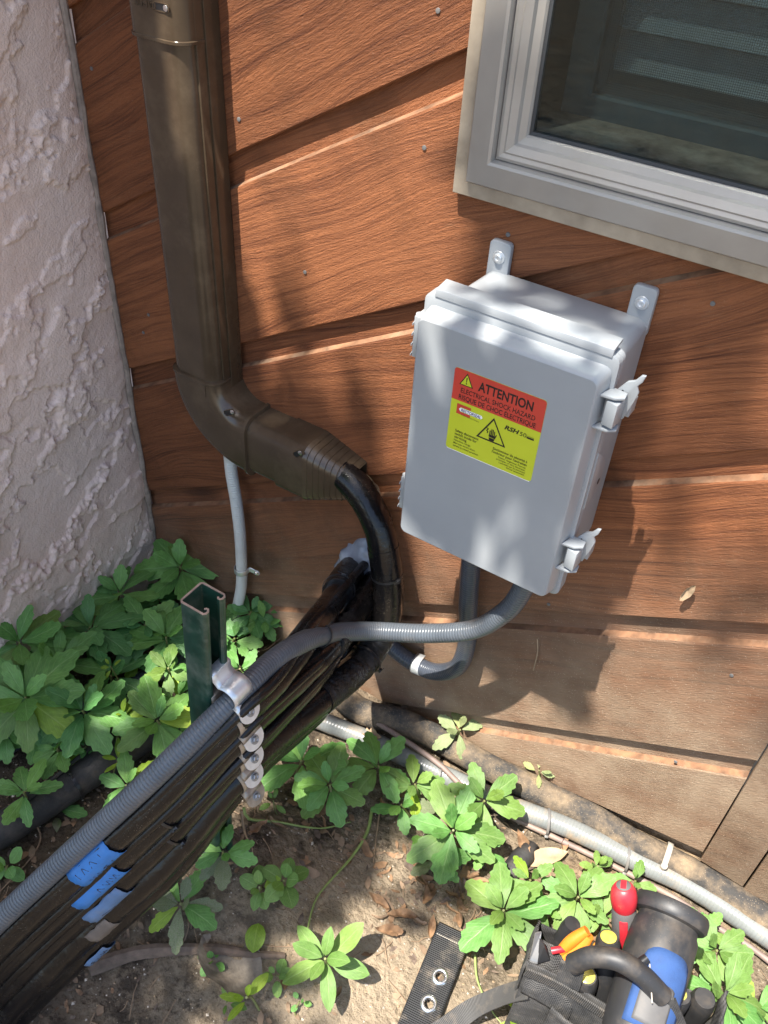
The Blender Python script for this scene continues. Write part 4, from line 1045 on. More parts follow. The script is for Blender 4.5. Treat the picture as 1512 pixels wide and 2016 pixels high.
lg, lgp = pipe('grey_pipe', 'dark grey pipe lying on the soil under the plants at the left edge', 'pipe',
     [(-1.16, -.75, .03), gp(0, 1478, .032), gp(90, 1428, .032), gp(180, 1385, .034), gp(270, 1342, .036), gp(330, 1318, .036), (-.95, -.12, .03)], .0185, M['conduit_dark'], None, 16, .001, 'sheath')
lf, lfp = pipe('black_foam_pipe', 'thick black foam sleeved pipe on the soil at the lower left edge', 'pipe',
     [(-1.02, -.82, .045), gp(0, 1635, .045), gp(60, 1598, .045), gp(130, 1550, .045), gp(210, 1495, .045), gp(300, 1440, .043), (-.84, -.2, .04), (-.75, -.05, .04)], .0330, M['blackfoam'], None, 18, .003, 'foam_sleeve')
lw, lwp = pipe('black_cable', 'thin black wire lying along the top of the thick foam pipe', 'cable',
     [gp(40, 1585, .085), gp(90, 1545, .082), gp(150, 1495, .082), gp(190, 1462, .078), gp(250, 1420, .07)], .0040, M['blackfoam'], None, 8, .001, 'sheath')
c_, d_ = along(lfp, y=-.52); ring('cable_tie', 'black cable tie round the thick foam pipe at left', c_, d_, .0342, M['tie'], .003, head=(.1, .1, 1))

# ------------------------------------------------------------------ plants
LEAF = {}
def leaf_mesh(kind, var):
    key = (kind, var)
    if key in LEAF: return LEAF[key]
    r = random.Random(hash(key) % 9999 if False else var * 31 + len(kind) * 7)
    teeth = kind == 'toothed'
    rows = 12 if teeth else 9; P = []; U = []
    bend = .10 + .22 * (var % 3) / 2; fold = .10 + .05 * (var % 2); wv = (var - 1.5) * .03
    wmax = {'toothed': .225, 'oblong': .19, 'round': .36}[kind]
    for i in range(rows + 1):
        t = i / rows
        if kind == 'toothed': wd = wmax * (max(0, math.sin(math.pi * min(1, t ** 1.25 * .995)) ** .80)) * (1.0 if t < .97 else .8) + .012
        elif kind == 'oblong': wd = wmax * math.sin(math.pi * t ** 1.05 * .99) ** .75 + .012
        else: wd = wmax * math.sin(math.pi * t ** .95 * .99) ** .6 + .012
        tt = t
        if teeth and t > .50:
            k = i % 2
            wd *= 1.06 if k else .86
            tt = t + (.028 if k else 0)
        if i == rows: wd = .012; tt = 1.0
        z = -bend * t * t + .10 * t + wv * math.sin(t * 5)
        for s_ in (-1, -.5, 0, .5, 1):
            zz = z + fold * wd * abs(s_) * 1.4 - .25 * wd * s_ * s_ * .6 + .012 * math.sin(t * 17 + s_ * 3 + var)
            P.append((tt, s_ * wd, zz)); U.append((t, s_))
    F = []; UV = []
    for i in range(rows):
        for j in range(4):
            q = (i * 5 + j, (i + 1) * 5 + j, (i + 1) * 5 + j + 1, i * 5 + j + 1); F.append(q); UV.append([U[k] for k in q])
    LEAF[key] = (P, F, UV); return LEAF[key]
LM = {}
def leaf_data(kind, var, mat):
    key = (kind, var, mat)
    if key not in LM:
        P, F, UV = leaf_mesh(kind, var); me = bpy.data.meshes.new('leaf'); me.from_pydata(P, [], F)
        u = me.uv_layers.new(name='UVMap'); u.data.foreach_set('uv', [c for f in UV for p in f for c in p]); me.materials.append(M[mat]); me.shade_smooth(); LM[key] = me
    return LM[key]
def plant(name, label, px, py, h, Rpx, n1, n2, tone, seed, kind='toothed', cat='plant', group=None, lean=(0, 0), alt=None, tilt=.35, stem=True, jit=.3):
    r = random.Random(seed * 77 + 1)
    c = gat(px, py, h); R = Rpx * mpp(c) * 1.12
    base = Vector((c.x - lean[0] + r.uniform(-.02, .02), c.y - lean[1] + r.uniform(-.015, .015), 0)); base.z = g1(base.x, base.y) - .004
    t = thing(name, label, cat, base, group)
    # whorl normal leans a little towards the open side
    nrm = Vector((.12 + r.uniform(-.18, .18), -.22 + r.uniform(-.18, .18), 1)).normalized()
    X = Vector((1, 0, 0)); X = (X - X.dot(nrm) * nrm).normalized(); Y = nrm.cross(X)
    B = Matrix((X, Y, nrm)).transposed()
    a0 = r.uniform(0, 6.28)
    def put(a, L, el, zoff, m):
        o = bpy.data.objects.new('leaf', leaf_data(kind, r.randrange(4), m)); COL.objects.link(o); o.parent = t
        rot = B @ Matrix.Rotation(a, 3, 'Z') @ Matrix.Rotation(-el, 3, 'Y') @ Matrix.Rotation(r.uniform(-.28, .28), 3, 'X')
        mt = rot.to_4x4() @ Matrix.Diagonal((L, L * r.uniform(.88, 1.18), L, 1))
        o.matrix_local = Matrix.Translation(c - base + nrm * zoff + rot @ Vector((.006, 0, 0))) @ mt
    for k in range(n1):
        put(a0 + 2 * math.pi * (k + r.uniform(-jit, jit)) / n1, R * r.uniform(.84, 1.06), tilt * r.uniform(-.35, .7), -.010 * r.random(), 'leaf_yellow' if r.random() < .03 else alt if alt and r.random() < .35 else tone)
    for k in range(n2):
        put(a0 + .6 + 2 * math.pi * (k + r.uniform(-jit, jit)) / max(n2, 1), R * r.uniform(.50, .78), tilt + r.uniform(.1, .75), .004, tone)
    if stem:
        mb = MB(); mid = (c + base) / 2 + Vector((r.uniform(-.015, .015), r.uniform(-.015, .015), 0))
        mb.tube(smooth([base, mid, c + nrm * .004], .012), .0022 if Rpx > 30 else .0014, 6); mb.build('stem', M['stem'], t)
    return t
G_P = 'ground cover plants'
PL = [
 # px, py, height, radius, lower, upper leaves, tone, alt, label
 (38, 1266, .17, 108, 6, 4, 'leaf_mid', 'leaf_light', 'large bright ground cover plant at the left edge, right below the stucco'),
 (115, 1304, .14, 84, 6, 4, 'leaf_mid', None, 'green plant just right of and below the large one at the left edge'),
 (178, 1237, .13, 90, 7, 3, 'leaf_deep', None, 'dark green plant against the stucco foot, midway along it'),
 (236, 1169, .12, 78, 6, 3, 'leaf_mid', 'leaf_deep', 'plant against the stucco near the wall corner, upper left of the bed'),
 (355, 1118, .13, 86, 7, 4, 'leaf_mid', None, 'topmost plant of the bed, in the wall corner behind the green post'),
 (51, 1374, .17, 112, 7, 4, 'leaf_mid', 'leaf_light', 'broad leaved plant at the left edge above the grey pipe'),
 (164, 1401, .14, 98, 7, 4, 'leaf_deep', 'leaf_mid', 'star shaped dark plant right of the grey pipe end'),
 (327, 1256, .13, 82, 7, 3, 'leaf_mid', 'leaf_deep', 'plant left of the green post at its upper part'),
 (286, 1232, .12, 68, 6, 3, 'leaf_deep', 'leaf_mid', 'half covered plant in the middle of the bed'),
 (220, 1332, .09, 74, 7, 3, 'leaf_deep', None, 'low dark plant beneath the yellow sprig'),
 (331, 1317, .14, 48, 5, 3, 'leaf_light', 'leaf_mid', 'small fresh plant close to the left side of the green post'),
 (309, 1420, .13, 80, 7, 4, 'leaf_mid', 'leaf_light', 'plant left of the post foot above the grey conduit'),
 (114, 1473, .10, 52, 6, 2, 'leaf_mid', 'leaf_deep', 'smaller plant between the grey pipe and the thick foam pipe'),
 (169, 1472, .08, 46, 5, 2, 'leaf_deep', None, 'shaded plant over the upper end of the thick foam pipe'),
 (48, 1561, .11, 66, 5, 3, 'leaf_mid', 'leaf_deep', 'plant standing over the thick foam pipe at the left edge'),
 (249, 1547, .08, 62, 5, 2, 'leaf_mid', 'leaf_deep', 'plant tucked under the grey conduit right of the foam pipe'),
 (350, 1372, .10, 58, 6, 3, 'leaf_mid', 'leaf_deep', 'plant half behind the left side of the post, middle height'),
 (352, 1442, .09, 46, 5, 2, 'leaf_mid', 'leaf_light', 'plant leaning over the grey conduit beside the post'),
 (310, 1180, .08, 46, 6, 2, 'leaf_deep', None, 'low dark plant in front of the corner plant'),
 (270, 1290, .07, 52, 6, 2, 'leaf_deep', None, 'dark plant low in the middle of the left bed'),
 (75, 1440, .08, 58, 6, 2, 'leaf_mid', None, 'plant hanging over the grey pipe at left'),
 (8, 1440, .10, 54, 6, 2, 'leaf_mid', None, 'plant cut by the left edge above the grey pipe'),
 (12, 1320, .09, 62, 6, 2, 'leaf_deep', None, 'dark plant cut by the left edge between two large ones'),
 (420, 1230, .09, 60, 6, 3, 'leaf_mid', 'leaf_deep', 'plant just behind the green post'),
 (473, 1318, .10, 44, 6, 2, 'leaf_mid', 'leaf_light', 'plant right of the post just above the conduit'),
 (462, 1258, .08, 48, 6, 2, 'leaf_mid', 'leaf_deep', 'plant behind the right side of the post'),
 (495, 1206, .09, 46, 7, 3, 'leaf_deep', 'leaf_mid', 'small dark plant at the foot of the pale corrugated hose'),
 (520, 1222, .08, 40, 6, 2, 'leaf_mid', None, 'small plant between hose foot and the pipe bundle'),
 (560, 1203, .09, 30, 6, 2, 'leaf_deep', None, 'little plant nearest the bundle under the wall seam'),
 (440, 1678, .08, 62, 5, 3, 'leaf_mid', 'leaf_dusty', 'plant below the bundle left of the post foot'),
 (356, 1780, .06, 72, 6, 3, 'leaf_dusty', 'leaf_mid', 'dusty plant on bare soil below the bundle'),
 (594, 1500, .09, 84, 6, 3, 'leaf_mid', 'leaf_deep', 'large plant right of the lowest strap under the bundle'),
 (650, 1545, .10, 72, 7, 4, 'leaf_mid', 'leaf_light', 'bright plant in the centre of the bare soil edge'),
 (744, 1508, .09, 68, 7, 3, 'leaf_mid', 'leaf_light', 'plant in front of the pale conduit, left of the centre gap'),
 (816, 1545, .08, 58, 6, 2, 'leaf_light', 'leaf_dusty', 'partly sunlit plant beside the pale conduit'),
 (790, 1585, .05, 52, 5, 2, 'leaf_mid', 'leaf_dusty', 'low plant under the partly sunlit one'),
 (892, 1635, .10, 88, 7, 4, 'leaf_mid', 'leaf_light', 'large many leaved plant below the pale conduit, centre right'),
 (953, 1577, .10, 70, 6, 3, 'leaf_light', 'leaf_mid', 'sunlit plant overlapping the pale conduit'),
 (858, 1690, .05, 58, 4, 1, 'leaf_dusty', 'leaf_mid', 'dusty low leaves lower left of the large centre right plant'),
 (958, 1672, .06, 42, 5, 2, 'leaf_mid', None, 'small shaded plant right of the large centre right plant'),
 (991, 1794, .09, 90, 7, 4, 'leaf_light', 'leaf_mid', 'large sunlit plant above the bag and left of the screwdriver'),
 (1138, 1767, .08, 68, 8, 3, 'leaf_light', 'leaf_mid', 'sunlit star shaped plant left of the red screwdriver'),
 (1044, 1733, .09, 50, 4, 2, 'leaf_light', 'leaf_yellow', 'yellowish leaves between the two sunlit plants near the bag'),
 (1074, 1790, .06, 48, 5, 2, 'leaf_light', 'leaf_mid', 'low sunlit leaves just above the tool bag'),
 (1190, 1805, .06, 44, 5, 2, 'leaf_light', None, 'plant behind the pliers, left of the screwdriver'),
 (1250, 1735, .06, 34, 4, 2, 'leaf_light', 'leaf_mid', 'leaf tuft behind the red screwdriver head'),
 (1411, 1872, .08, 58, 7, 3, 'leaf_light', 'leaf_mid', 'sunlit plant right of the black pouch, near the conduit'),
 (1426, 1957, .08, 86, 7, 4, 'leaf_light', 'leaf_mid', 'large sunlit plant at the lower right edge'),
 (1385, 1832, .06, 42, 6, 2, 'leaf_mid', 'leaf_light', 'small plant squeezed between pouch and pale conduit'),
 (1490, 1985, .06, 60, 6, 2, 'leaf_mid', 'leaf_light', 'plant cut by the lower right corner'),
 (1176, 1707, .05, 32, 5, 2, 'leaf_light', 'leaf_mid', 'little plant under the pale conduit at the nearer tie'),
 (905, 1438, .085, 48, 5, 2, 'leaf_pale', None, 'pale bleached sprig growing on top of the muddy foam pipe'),
 (1060, 1518, .07, 26, 4, 1, 'leaf_pale', 'leaf_light', 'tiny pale sprig between the foam pipe and the boards'),
]
for i, (px, py, h, R_, n1, n2, tone, alt, lb) in enumerate(PL):
    plant('ground_cover_plant', lb, px, py, h, R_ * (.95 if px < 480 else 1), n1 + (1 if px < 480 else 0), n2, tone, i + 1, group=G_P, alt=alt)
SM = [
 (243, 1409, .12, 38, 4, 2, 'leaf_yellow', 'oblong', 'bright yellow green young shoot left of the post, upper one'),
 (232, 1444, .10, 34, 3, 0, 'leaf_yellow', 'oblong', 'pair of bright yellow green leaves above the dead leaf'),
 (234, 1494, .09, 26, 4, 1, 'leaf_yellow', 'oblong', 'tiny yellow green sprig beside the thick foam pipe'),
 (219, 1313, .15, 17, 3, 1, 'leaf_yellow', 'oblong', 'smallest yellow sprig in the middle of the left bed'),
 (538, 1578, .04, 24, 3, 1, 'leaf_light', 'oblong', 'small light sprig just right of the lowest strap'),
 (15, 1705, .03, 36, 4, 2, 'leaf_mid', 'round', 'round leaved seedling at the left edge by the conduit'),
 (560, 1735, .05, 42, 5, 3, 'leaf_light', 'round', 'round leaved seedling cluster on bare soil, right one'),
 (512, 1748, .03, 34, 5, 2, 'leaf_light', 'round', 'round leaved seedling cluster on bare soil, left one'),
 (641, 1888, .07, 82, 5, 4, 'leaf_light', 'oblong', 'long leaved seedling with a sharp shadow on the sunlit soil'),
 (486, 1965, .06, 44, 3, 2, 'leaf_yellow', 'oblong', 'upright bright green seedling at the bottom of the photo'),
 (447, 1975, .03, 30, 2, 1, 'leaf_light', 'oblong', 'two leaved seedling at the bottom, left of the bright one'),
 (418, 1893, .02, 24, 4, 2, 'leaf_mid', 'round', 'small green clover by the dead root'),
 (545, 1922, .02, 26, 4, 2, 'leaf_light', 'round', 'pale clover on the soil left of the long leaved seedling'),
 (590, 1972, .015, 14, 3, 1, 'leaf_mid', 'round', 'tiny clover speck near the bottom on sunlit soil'),
 (1018, 2000, .05, 44, 4, 2, 'leaf_yellow', 'toothed', 'vivid green leaves between the grey strap and the bag'),
]
for i, (px, py, h, R_, n1, n2, tone, kd, lb) in enumerate(SM):
    plant('seedling', lb, px, py, h, R_, n1, n2, tone, 200 + i, kind=kd, group='seedlings', tilt=.45)

# single leaves and dead leaves
def leaf_thing(name, label, p, L, yaw, pitch, roll, mat, kind='toothed', wd=1.0, cat='leaf', curl=0.0, seed=0, group=None):
    P, F, UV = leaf_mesh(kind, seed % 4); mb = MB(); r = random.Random(seed)
    rot = Matrix.Rotation(yaw, 3, 'Z') @ Matrix.Rotation(pitch, 3, 'Y') @ Matrix.Rotation(roll, 3, 'X')
    vs = []
    for x, y, z in P:
        cz_ = z * (1 if not curl else .5) + curl * (y * y * 5 + (x - .5) ** 2 * .8) + curl * .22 * mn.noise(Vector((x * 4, y * 6, seed)))
        vs.append(Vector(p) + rot @ Vector(((x - .5) * L, y * L * wd, cz_ * L)))
    o = mb.add(vs, F, UV).build(name, M[mat] if isinstance(mat, str) else mat)
    o.data.transform(Matrix.Translation(-Vector(p))); o.location = p
    return tag(o, label, cat, group)
leaf_thing('fallen_leaf', 'single green leaf lying on the soil by the thick foam pipe', gat(144, 1597, .012), .055, .4, 0, .1, 'leaf_mid', seed=1)
leaf_thing('fallen_leaf', 'second single green leaf lower on the soil beside the grey conduit', gat(112, 1622, .012), .035, 2.4, 0, .2, 'leaf_dusty', seed=2)
leaf_thing('fallen_leaf', 'yellowing spotted leaf lying on the soil above the dead root', gat(503, 1846, .012), .046, -1.1, .1, .1, 'leaf_yellow', 'round', seed=3)
DL = [(745, 1775, .045, 'brown dead leaf in the litter left of the black belt, upper'), (842, 1762, .050, 'dead leaf shaded under the large centre right plant'), (800, 1800, .045, 'curled brown leaf in the litter pile by the belt'), (850, 1826, .040, 'brown leaf touching the top of the black belt'),
      (765, 1832, .050, 'twisted dark dead leaf on the soil left of the belt'), (905, 1812, .035, 'small brown leaf at the belt tip'), (1075, 1690, .085, 'broad pale brown dead leaf under the pale conduit'), (1030, 1660, .05, 'curled dead leaf beside the dark bark piece'),
      (1105, 1806, .040, 'rusty dead leaf among the sunlit plants'), (270, 1460, .05, 'curled brown dead leaf between the yellow shoots and the conduit'), (510, 1632, .042, 'folded brown leaf right of the post foot'), (448, 1905, .13, 'big grey dead leaf lying under the root'),
      (660, 1960, .035, 'orange brown leaf under the long leaved seedling'), (730, 1450, .05, 'tan dead leaf caught above the pale conduit'), (1110, 1660, .04, 'small brown leaf in the shade of the conduit')]
for i, (px, py, L, lb) in enumerate(DL):
    pale = lb.startswith(('broad pale', 'tan', 'big grey'))
    leaf_thing('dead_leaf', lb, gat(px, py, .010 + (.03 if px in (730, 270) else 0)), L, i * 1.7, .15, .3 * math.sin(i * 2.1), ('dead_grey' if lb.startswith('big grey') else 'dead_pale') if pale else 'dead_leaf', ('oblong', 'toothed', 'oblong')[i % 3] if L < .12 else 'round', .85 if L < .08 else 1.0, 'dead leaf', .9 if L < .08 else .35, i + 5)
p_ = at(1355, 1165, y=-.008)
leaf_thing('dead_leaf', 'tan shrivelled leaf stuck to the boards right of the enclosure', p_, .040, 1.35, 0, 0, 'dead_pale', 'oblong', .75, 'dead leaf', .5, 31)
o = bpy.data.objects[[k for k in bpy.data.objects.keys() if k.startswith('dead_leaf')][-1]]
o.rotation_euler = (math.radians(90), math.radians(5), 0)
p_ = at(740, 958, y=-.012); leaf_thing('dead_leaf', 'pale curled scrap caught behind the pipe at the duct end', p_, .055, -.5, .3, 1.2, 'dead_pale', 'oblong', .7, 'dead leaf', .5, 33)
for lb, pts, r_, mt in (('thin dry stalk stuck to the boards below the enclosure', [at(1058, 1258, y=-.006), at(1058, 1285, y=-.008), at(1050, 1320, y=-.006)], .0011, 'dead_pale'),):
    t = thing('dry_stalk', lb, 'stalk', pts[0]); MB().tube(smooth(pts, .004), r_, 5).build('stalk', M[mt], t)
def strand(name, label, cat, pts, r, mat, taper=True):
    t = thing(name, label, cat, pts[0]); pp = smooth(pts, .008); L = sum((a - b).length for a, b in zip(pp, pp[1:]))
    rf = (lambda s_: r * (1 - .6 * s_ / L) * (1 + .15 * mn.noise(Vector((s_ * 40, r * 1e4, 0))))) if taper else r
    MB().tube(pp, rf, 8).build('stem', M[mat], t); return t
strand('dead_root', 'thick brown root lying across the soil below the bundle', 'root', [gat(180, 1905, .004), gat(262, 1878, .008), gat(330, 1870, .008), gat(420, 1868, .008), gat(500, 1878, .006), gat(560, 1882, .002)], .014, 'root')
strand('vine_stem', 'long green runner crossing the bare soil from the plants to the long leaved seedling', 'stem', [gat(733, 1590, .012), gat(722, 1640, .008), gat(690, 1690, .008), gat(640, 1745, .007), gat(618, 1780, .012), gat(603, 1840, .02)], .0034, 'vine')
strand('vine_stem', 'green runner at the foot of the plants right of the straps', 'stem', [gat(480, 1590, .03), gat(490, 1612, .008), gat(545, 1618, .008), gat(600, 1628, .006), gat(640, 1630, .006), gat(690, 1618, .006)], .0030, 'vine')
strand('bare_stem', 'pale bare stem hanging to the soil right of the post foot', 'stem', [gat(475, 1595, .10), gat(482, 1640, .05), gat(495, 1665, .01), gat(500, 1695, .004)], .0026, 'twig')
strand('bare_stem', 'orange bare stem at the left edge below the thick foam pipe', 'stem', [gat(60, 1585, .08), gat(70, 1620, .03), gat(80, 1650, .006), gat(60, 1690, .004), gat(0, 1755, .004)], .0022, 'twig')
strand('twig', 'thin dark twig near the vertical runner on bare soil', 'twig', [gat(748, 1590, .008), gat(742, 1640, .005), gat(735, 1700, .005)], .0020, 'twig')
strand('twig', 'thin brown twig left of the black belt on sunlit soil', 'twig', [gat(764, 1930, .004), gat(790, 1960, .004), gat(812, 1990, .004)], .0014, 'twig')
strand('twig', 'yellowish stalk running under the grey webbing strap', 'twig', [gat(935, 1880, .012), gat(940, 1930, .006), gat(965, 1985, .006), gat(1000, 2030, .006)], .0022, 'vine')
strand('bare_stem', 'bent bare stem by the bundle under the small corner plants', 'stem', [gat(560, 1215, .08), gat(562, 1245, .03), gat(545, 1262, .02), gat(520, 1280, .02), gat(490, 1278, .03)], .0022, 'twig')
# dark bark piece in the leaf litter
c_ = gat(1023, 1695, .012); o = MB()
secs = [[c_ + Vector((x * .02 * k + .006 * s_, s_ * .045, .012 * (1 - x * x) * k)) for x in (-1, -.5, 0, .5, 1)] for s_, k in ((-1, .6), (-.4, 1), (.3, 1.05), (1, .7))]
o = o.loft(secs, closed=False, cap=False).build('bark_piece', M['blackfoam']); md = o.modifiers.new('thick', 'SOLIDIFY'); md.thickness = .004
o.data.transform(Matrix.Translation(-c_)); o.location = c_; tag(o, 'dark curved piece of bark in the litter under the pale conduit', 'bark')

# litter and small stones: nobody could count them
def litter():
    a = MB(); b = MB(); tw = MB(); r = random.Random(11)
    for k in range(2600):
        x = r.uniform(-1.15, .45); y = r.uniform(-.95, -.02)
        dens = .35 + .9 * mn.noise(Vector((x * 5, y * 5, 2)))
        if x < -.75: dens += .3
        if (Vector((x, y)) - Vector((-.20, -.30))).length < .13: dens += .7
        if (Vector((x, y)) - Vector((-.05, -.14))).length < .16: dens += .6
        if r.random() > dens: continue
        L = r.uniform(.003, .013) * (1.5 if r.random() < .12 else 1); wd = L * r.uniform(.2, .6); an = r.uniform(0, 6.28); z = g1(x, y) + r.uniform(0, .003)
        u = Vector((math.cos(an), math.sin(an), r.uniform(-.3, .3))); v = Vector((-math.sin(an), math.cos(an), r.uniform(-.4, .4))); c = Vector((x, y, z))
        cu = Vector((0, 0, L * r.uniform(0, .25)))
        a.add([c - u * L, c - u * L * .3 + v * wd + cu, c + u * L * .5 + v * wd * .7, c + u * L + cu, c + u * L * .4 - v * wd, c - u * L * .4 - v * wd * .8 + cu * .5], [(0, 1, 5), (1, 2, 4, 5), (2, 3, 4)], mi=r.choice((0, 0, 1, 2)))
    for k in range(95):      # curled strips of dead leaf, thickest left of the belt and under the wall conduit
        q = r.random(); cx_, cy_, sg = ((-.235, -.275, .055) if q < .5 else (-.03, -.13, .07) if q < .75 else (-.35, -.22, .14))
        x = r.gauss(cx_, sg); y = r.gauss(cy_, sg * .8); L = r.uniform(.006, .020); wd = L * r.uniform(.12, .4); an = r.uniform(0, 6.28); z = g1(x, y) + r.uniform(.001, .007)
        u = Vector((math.cos(an), math.sin(an), r.uniform(-.25, .25))); v = Vector((-math.sin(an), math.cos(an), r.uniform(-.7, .7))); secs = []
        for i in range(5):
            f = i / 4 - .5; wv_ = wd * (1 - 1.7 * abs(f) ** 1.4) + .0006; c = Vector((x, y, z)) + u * f * 2 * L + Vector((0, 0, L * .9 * f * f)) + v * .3 * L * math.sin(f * 4 + k)
            secs.append([c - v * wv_ + Vector((0, 0, wv_ * .6)), c, c + v * wv_ + Vector((0, 0, wv_ * .5))])
        a.loft(secs, closed=False, cap=False, mi=r.choice((0, 1, 1, 2)))
    for k in range(2800):
        x = r.uniform(-1.1, .4); y = r.uniform(-.95, -.03); s_ = r.uniform(.0007, .0026) * (1.7 if r.random() < .06 else 1); c = Vector((x, y, g1(x, y) + s_ * .3))
        q = [c + Vector((r.uniform(.7, 1.2) * s_ * dx, r.uniform(.7, 1.2) * s_ * dy, r.uniform(.6, 1) * s_ * dz)) for dx, dy, dz in ((1, 0, 0), (-1, 0, 0), (0, 1, 0), (0, -1, 0), (0, 0, 1))]
        b.add(q, [(0, 2, 4), (2, 1, 4), (1, 3, 4), (3, 0, 4)], mi=r.choice((0, 0, 1)))
    for k in range(330):
        x = r.uniform(-1.1, .4); y = r.uniform(-.95, -.04); an = r.uniform(0, 6.28); L = r.uniform(.012, .055); pts = []
        for i in range(5):
            pts.append(Vector((x, y, g1(x, y) + .0015 + .003 * r.random()))); an += r.uniform(-.5, .5); x += math.cos(an) * L / 4; y += math.sin(an) * L / 4
        tw.tube(pts, r.uniform(.0005, .0013), 5)
    tag(a.build('leaf_litter', [M['chip'], M['dead_leaf'], M['root']], smooth=False), 'scattered crumbs of bark and dry leaf on the soil', 'leaf litter', kind='stuff')
    tag(b.build('gravel', [M['pebble'], M['mud']], smooth=True), 'tiny stones and clods scattered on the soil', 'gravel', kind='stuff')
    tag(tw.build('dry_twigs', M['twig']), 'loose thin dry twigs scattered on the soil', 'twigs', kind='stuff')
litter()

# ------------------------------------------------------------------ tool belt, bag and tools
def m_web(name, col, dirc, freq):
    t = NT(name); u = t.sep(t.uv())
    h = t.math('SINE', t.math('MULTIPLY', u[0], freq)); o = t.obj()
    c = t.mix(t.ramp(h, [(.3, 0), (.9, 1)]), tuple(k * .55 for k in col), tuple(k * 1.5 for k in col))
    c = t.mix(t.ramp(t.noise(o, 40, 5, .65), [(.52, 0), (.72, .4)]), c, (.26, .21, .16))
    return t.out(c, .6, 0, t.bump(h, .6, .0012), .35)
M['belt_web'] = m_web('ribbed black belt webbing', (.020, .020, .021), 0, 1900)
M['strap_web'] = m_web('ribbed grey webbing', (.085, .082, .078), 0, 2400)
def m_fabric():
    t = NT('black bag canvas'); o = t.obj()
    n = t.noise(o, 30, 5, .6); wv = t.math('ADD', t.math('SINE', t.math('MULTIPLY', t.sep(o)[0], 2600)), t.math('SINE', t.math('MULTIPLY', t.sep(o)[2], 2600)))
    c = t.mix(t.ramp(n, [(.35, 0), (.75, 1)]), (.036, .036, .037), (.105, .100, .094))
    c = t.mix(t.ramp(t.noise(o, 60, 5, .7), [(.58, 0), (.75, .35)]), c, (.22, .18, .14))
    return t.out(c, .72, 0, t.bump(t.math('ADD', t.math('MULTIPLY', wv, .12), t.noise(o, 26, 4)), .8, .006), .3)
M['fabric'] = m_fabric()
def band(path, wdir, half, thick, mat, name, parent):
    """flat strap along a path: wdir function of index or vector"""
    pp = [Vector(p) for p in path]; secs = []
    for i, p in enumerate(pp):
        T = (pp[min(i + 1, len(pp) - 1)] - pp[max(i - 1, 0)]).normalized(); W = wdir(i / (len(pp) - 1)) if callable(wdir) else Vector(wdir)
        W = (W - W.dot(T) * T).normalized(); n_ = T.cross(W); n_ = n_ if n_.z >= 0 else -n_
        secs.append([p + W * s_ * half + n_ * h for s_, h in ((-1, 0), (-.5, 0), (0, 0), (.5, 0), (1, 0), (1, thick), (.5, thick), (0, thick), (-.5, thick), (-1, thick))])
    return MB().loft(secs).build(name, mat, parent, angle=30)
a_, b_ = gat(893, 1838, .012), gat(800, 2075, .012)
belt = thing('tool_belt', 'black ribbed belt end with metal grommets lying on the soil', 'belt', a_)
dr = (b_ - a_); dr.z = 0; L_ = dr.length; dr.normalize(); sdv = Vector((-dr.y, dr.x, 0)); HW = .030
def bz(u): return a_ + dr * u
gro = []
for px, py in ((866, 1924), (844, 1978)):
    q = gat(px, py, .015); u_ = (q - a_).dot(dr); v_ = (q - a_).dot(sdv); gro.append((u_, v_))
# belt strip with round holes cut where the grommets sit
bm = bmesh.new(); nu = 60; nv = 14
grid = {}
for i in range(nu + 1):
    for j in range(nv + 1):
        u_ = -.008 + (L_ + .02) * i / nu; v_ = -HW + 2 * HW * j / nv
        zz = .012 + .003 * math.sin(u_ * 14) - (.004 if i == 0 else 0)
        grid[i, j] = bm.verts.new((a_.x + dr.x * u_ + sdv.x * v_, a_.y + dr.y * u_ + sdv.y * v_, g1(a_.x + dr.x * u_, a_.y + dr.y * u_) * .0 + zz + .003))
uvl = bm.loops.layers.uv.new('UVMap')
for i in range(nu):
    for j in range(nv):
        u_ = -.008 + (L_ + .02) * (i + .5) / nu; v_ = -HW + 2 * HW * (j + .5) / nv
        if any(math.hypot(u_ - gu, v_ - gv) < .0080 for gu, gv in gro): continue
        f = bm.faces.new((grid[i, j], grid[i + 1, j], grid[i + 1, j + 1], grid[i, j + 1]))
        for lp, (ii, jj) in zip(f.loops, ((i, j), (i + 1, j), (i + 1, j + 1), (i, j + 1))): lp[uvl].uv = ((L_ + .02) * ii / nu, jj / nv)
for v in list(bm.verts):
    if not v.link_faces: bm.verts.remove(v)
for v in bm.verts: v.co -= a_
me = bpy.data.meshes.new('webbing'); bm.to_mesh(me); bm.free(); me.materials.append(M['belt_web']); me.shade_smooth()
o = bpy.data.objects.new('webbing', me); COL.objects.link(o); o.parent = belt; md = o.modifiers.new('thick', 'SOLIDIFY'); md.thickness = .0042; md.offset = -1
for gu, gv in gro:
    c_ = a_ + dr * gu + sdv * gv; c_.z = .016 + .003 * math.sin(gu * 14)
    mb = MB(); mb.lathe(c_, (0, 0, 1), [(.0078, -.006), (.0082, .0012), (.0092, .0022), (.0118, .0020), (.0140, .0008), (.0146, -.0008), (.0138, -.0012), (.0082, -.0014), (.0078, -.006)], 28); mb.f = mb.f[:-2]; mb.uv = mb.uv[:-2]; mb.mi = mb.mi[:-2]
    mb.build('grommet', M['steel'], belt, angle=60)
mb = MB()
for k in range(15):
    v_ = -.025 + k * .0036; c_ = a_ + dr * .016 + sdv * v_; c_.z = .0165; mb.obox(c_, sdv * .0012, dr * .0005, (0, 0, .0004))
mb.build('stitching', M['white_clip'], belt)

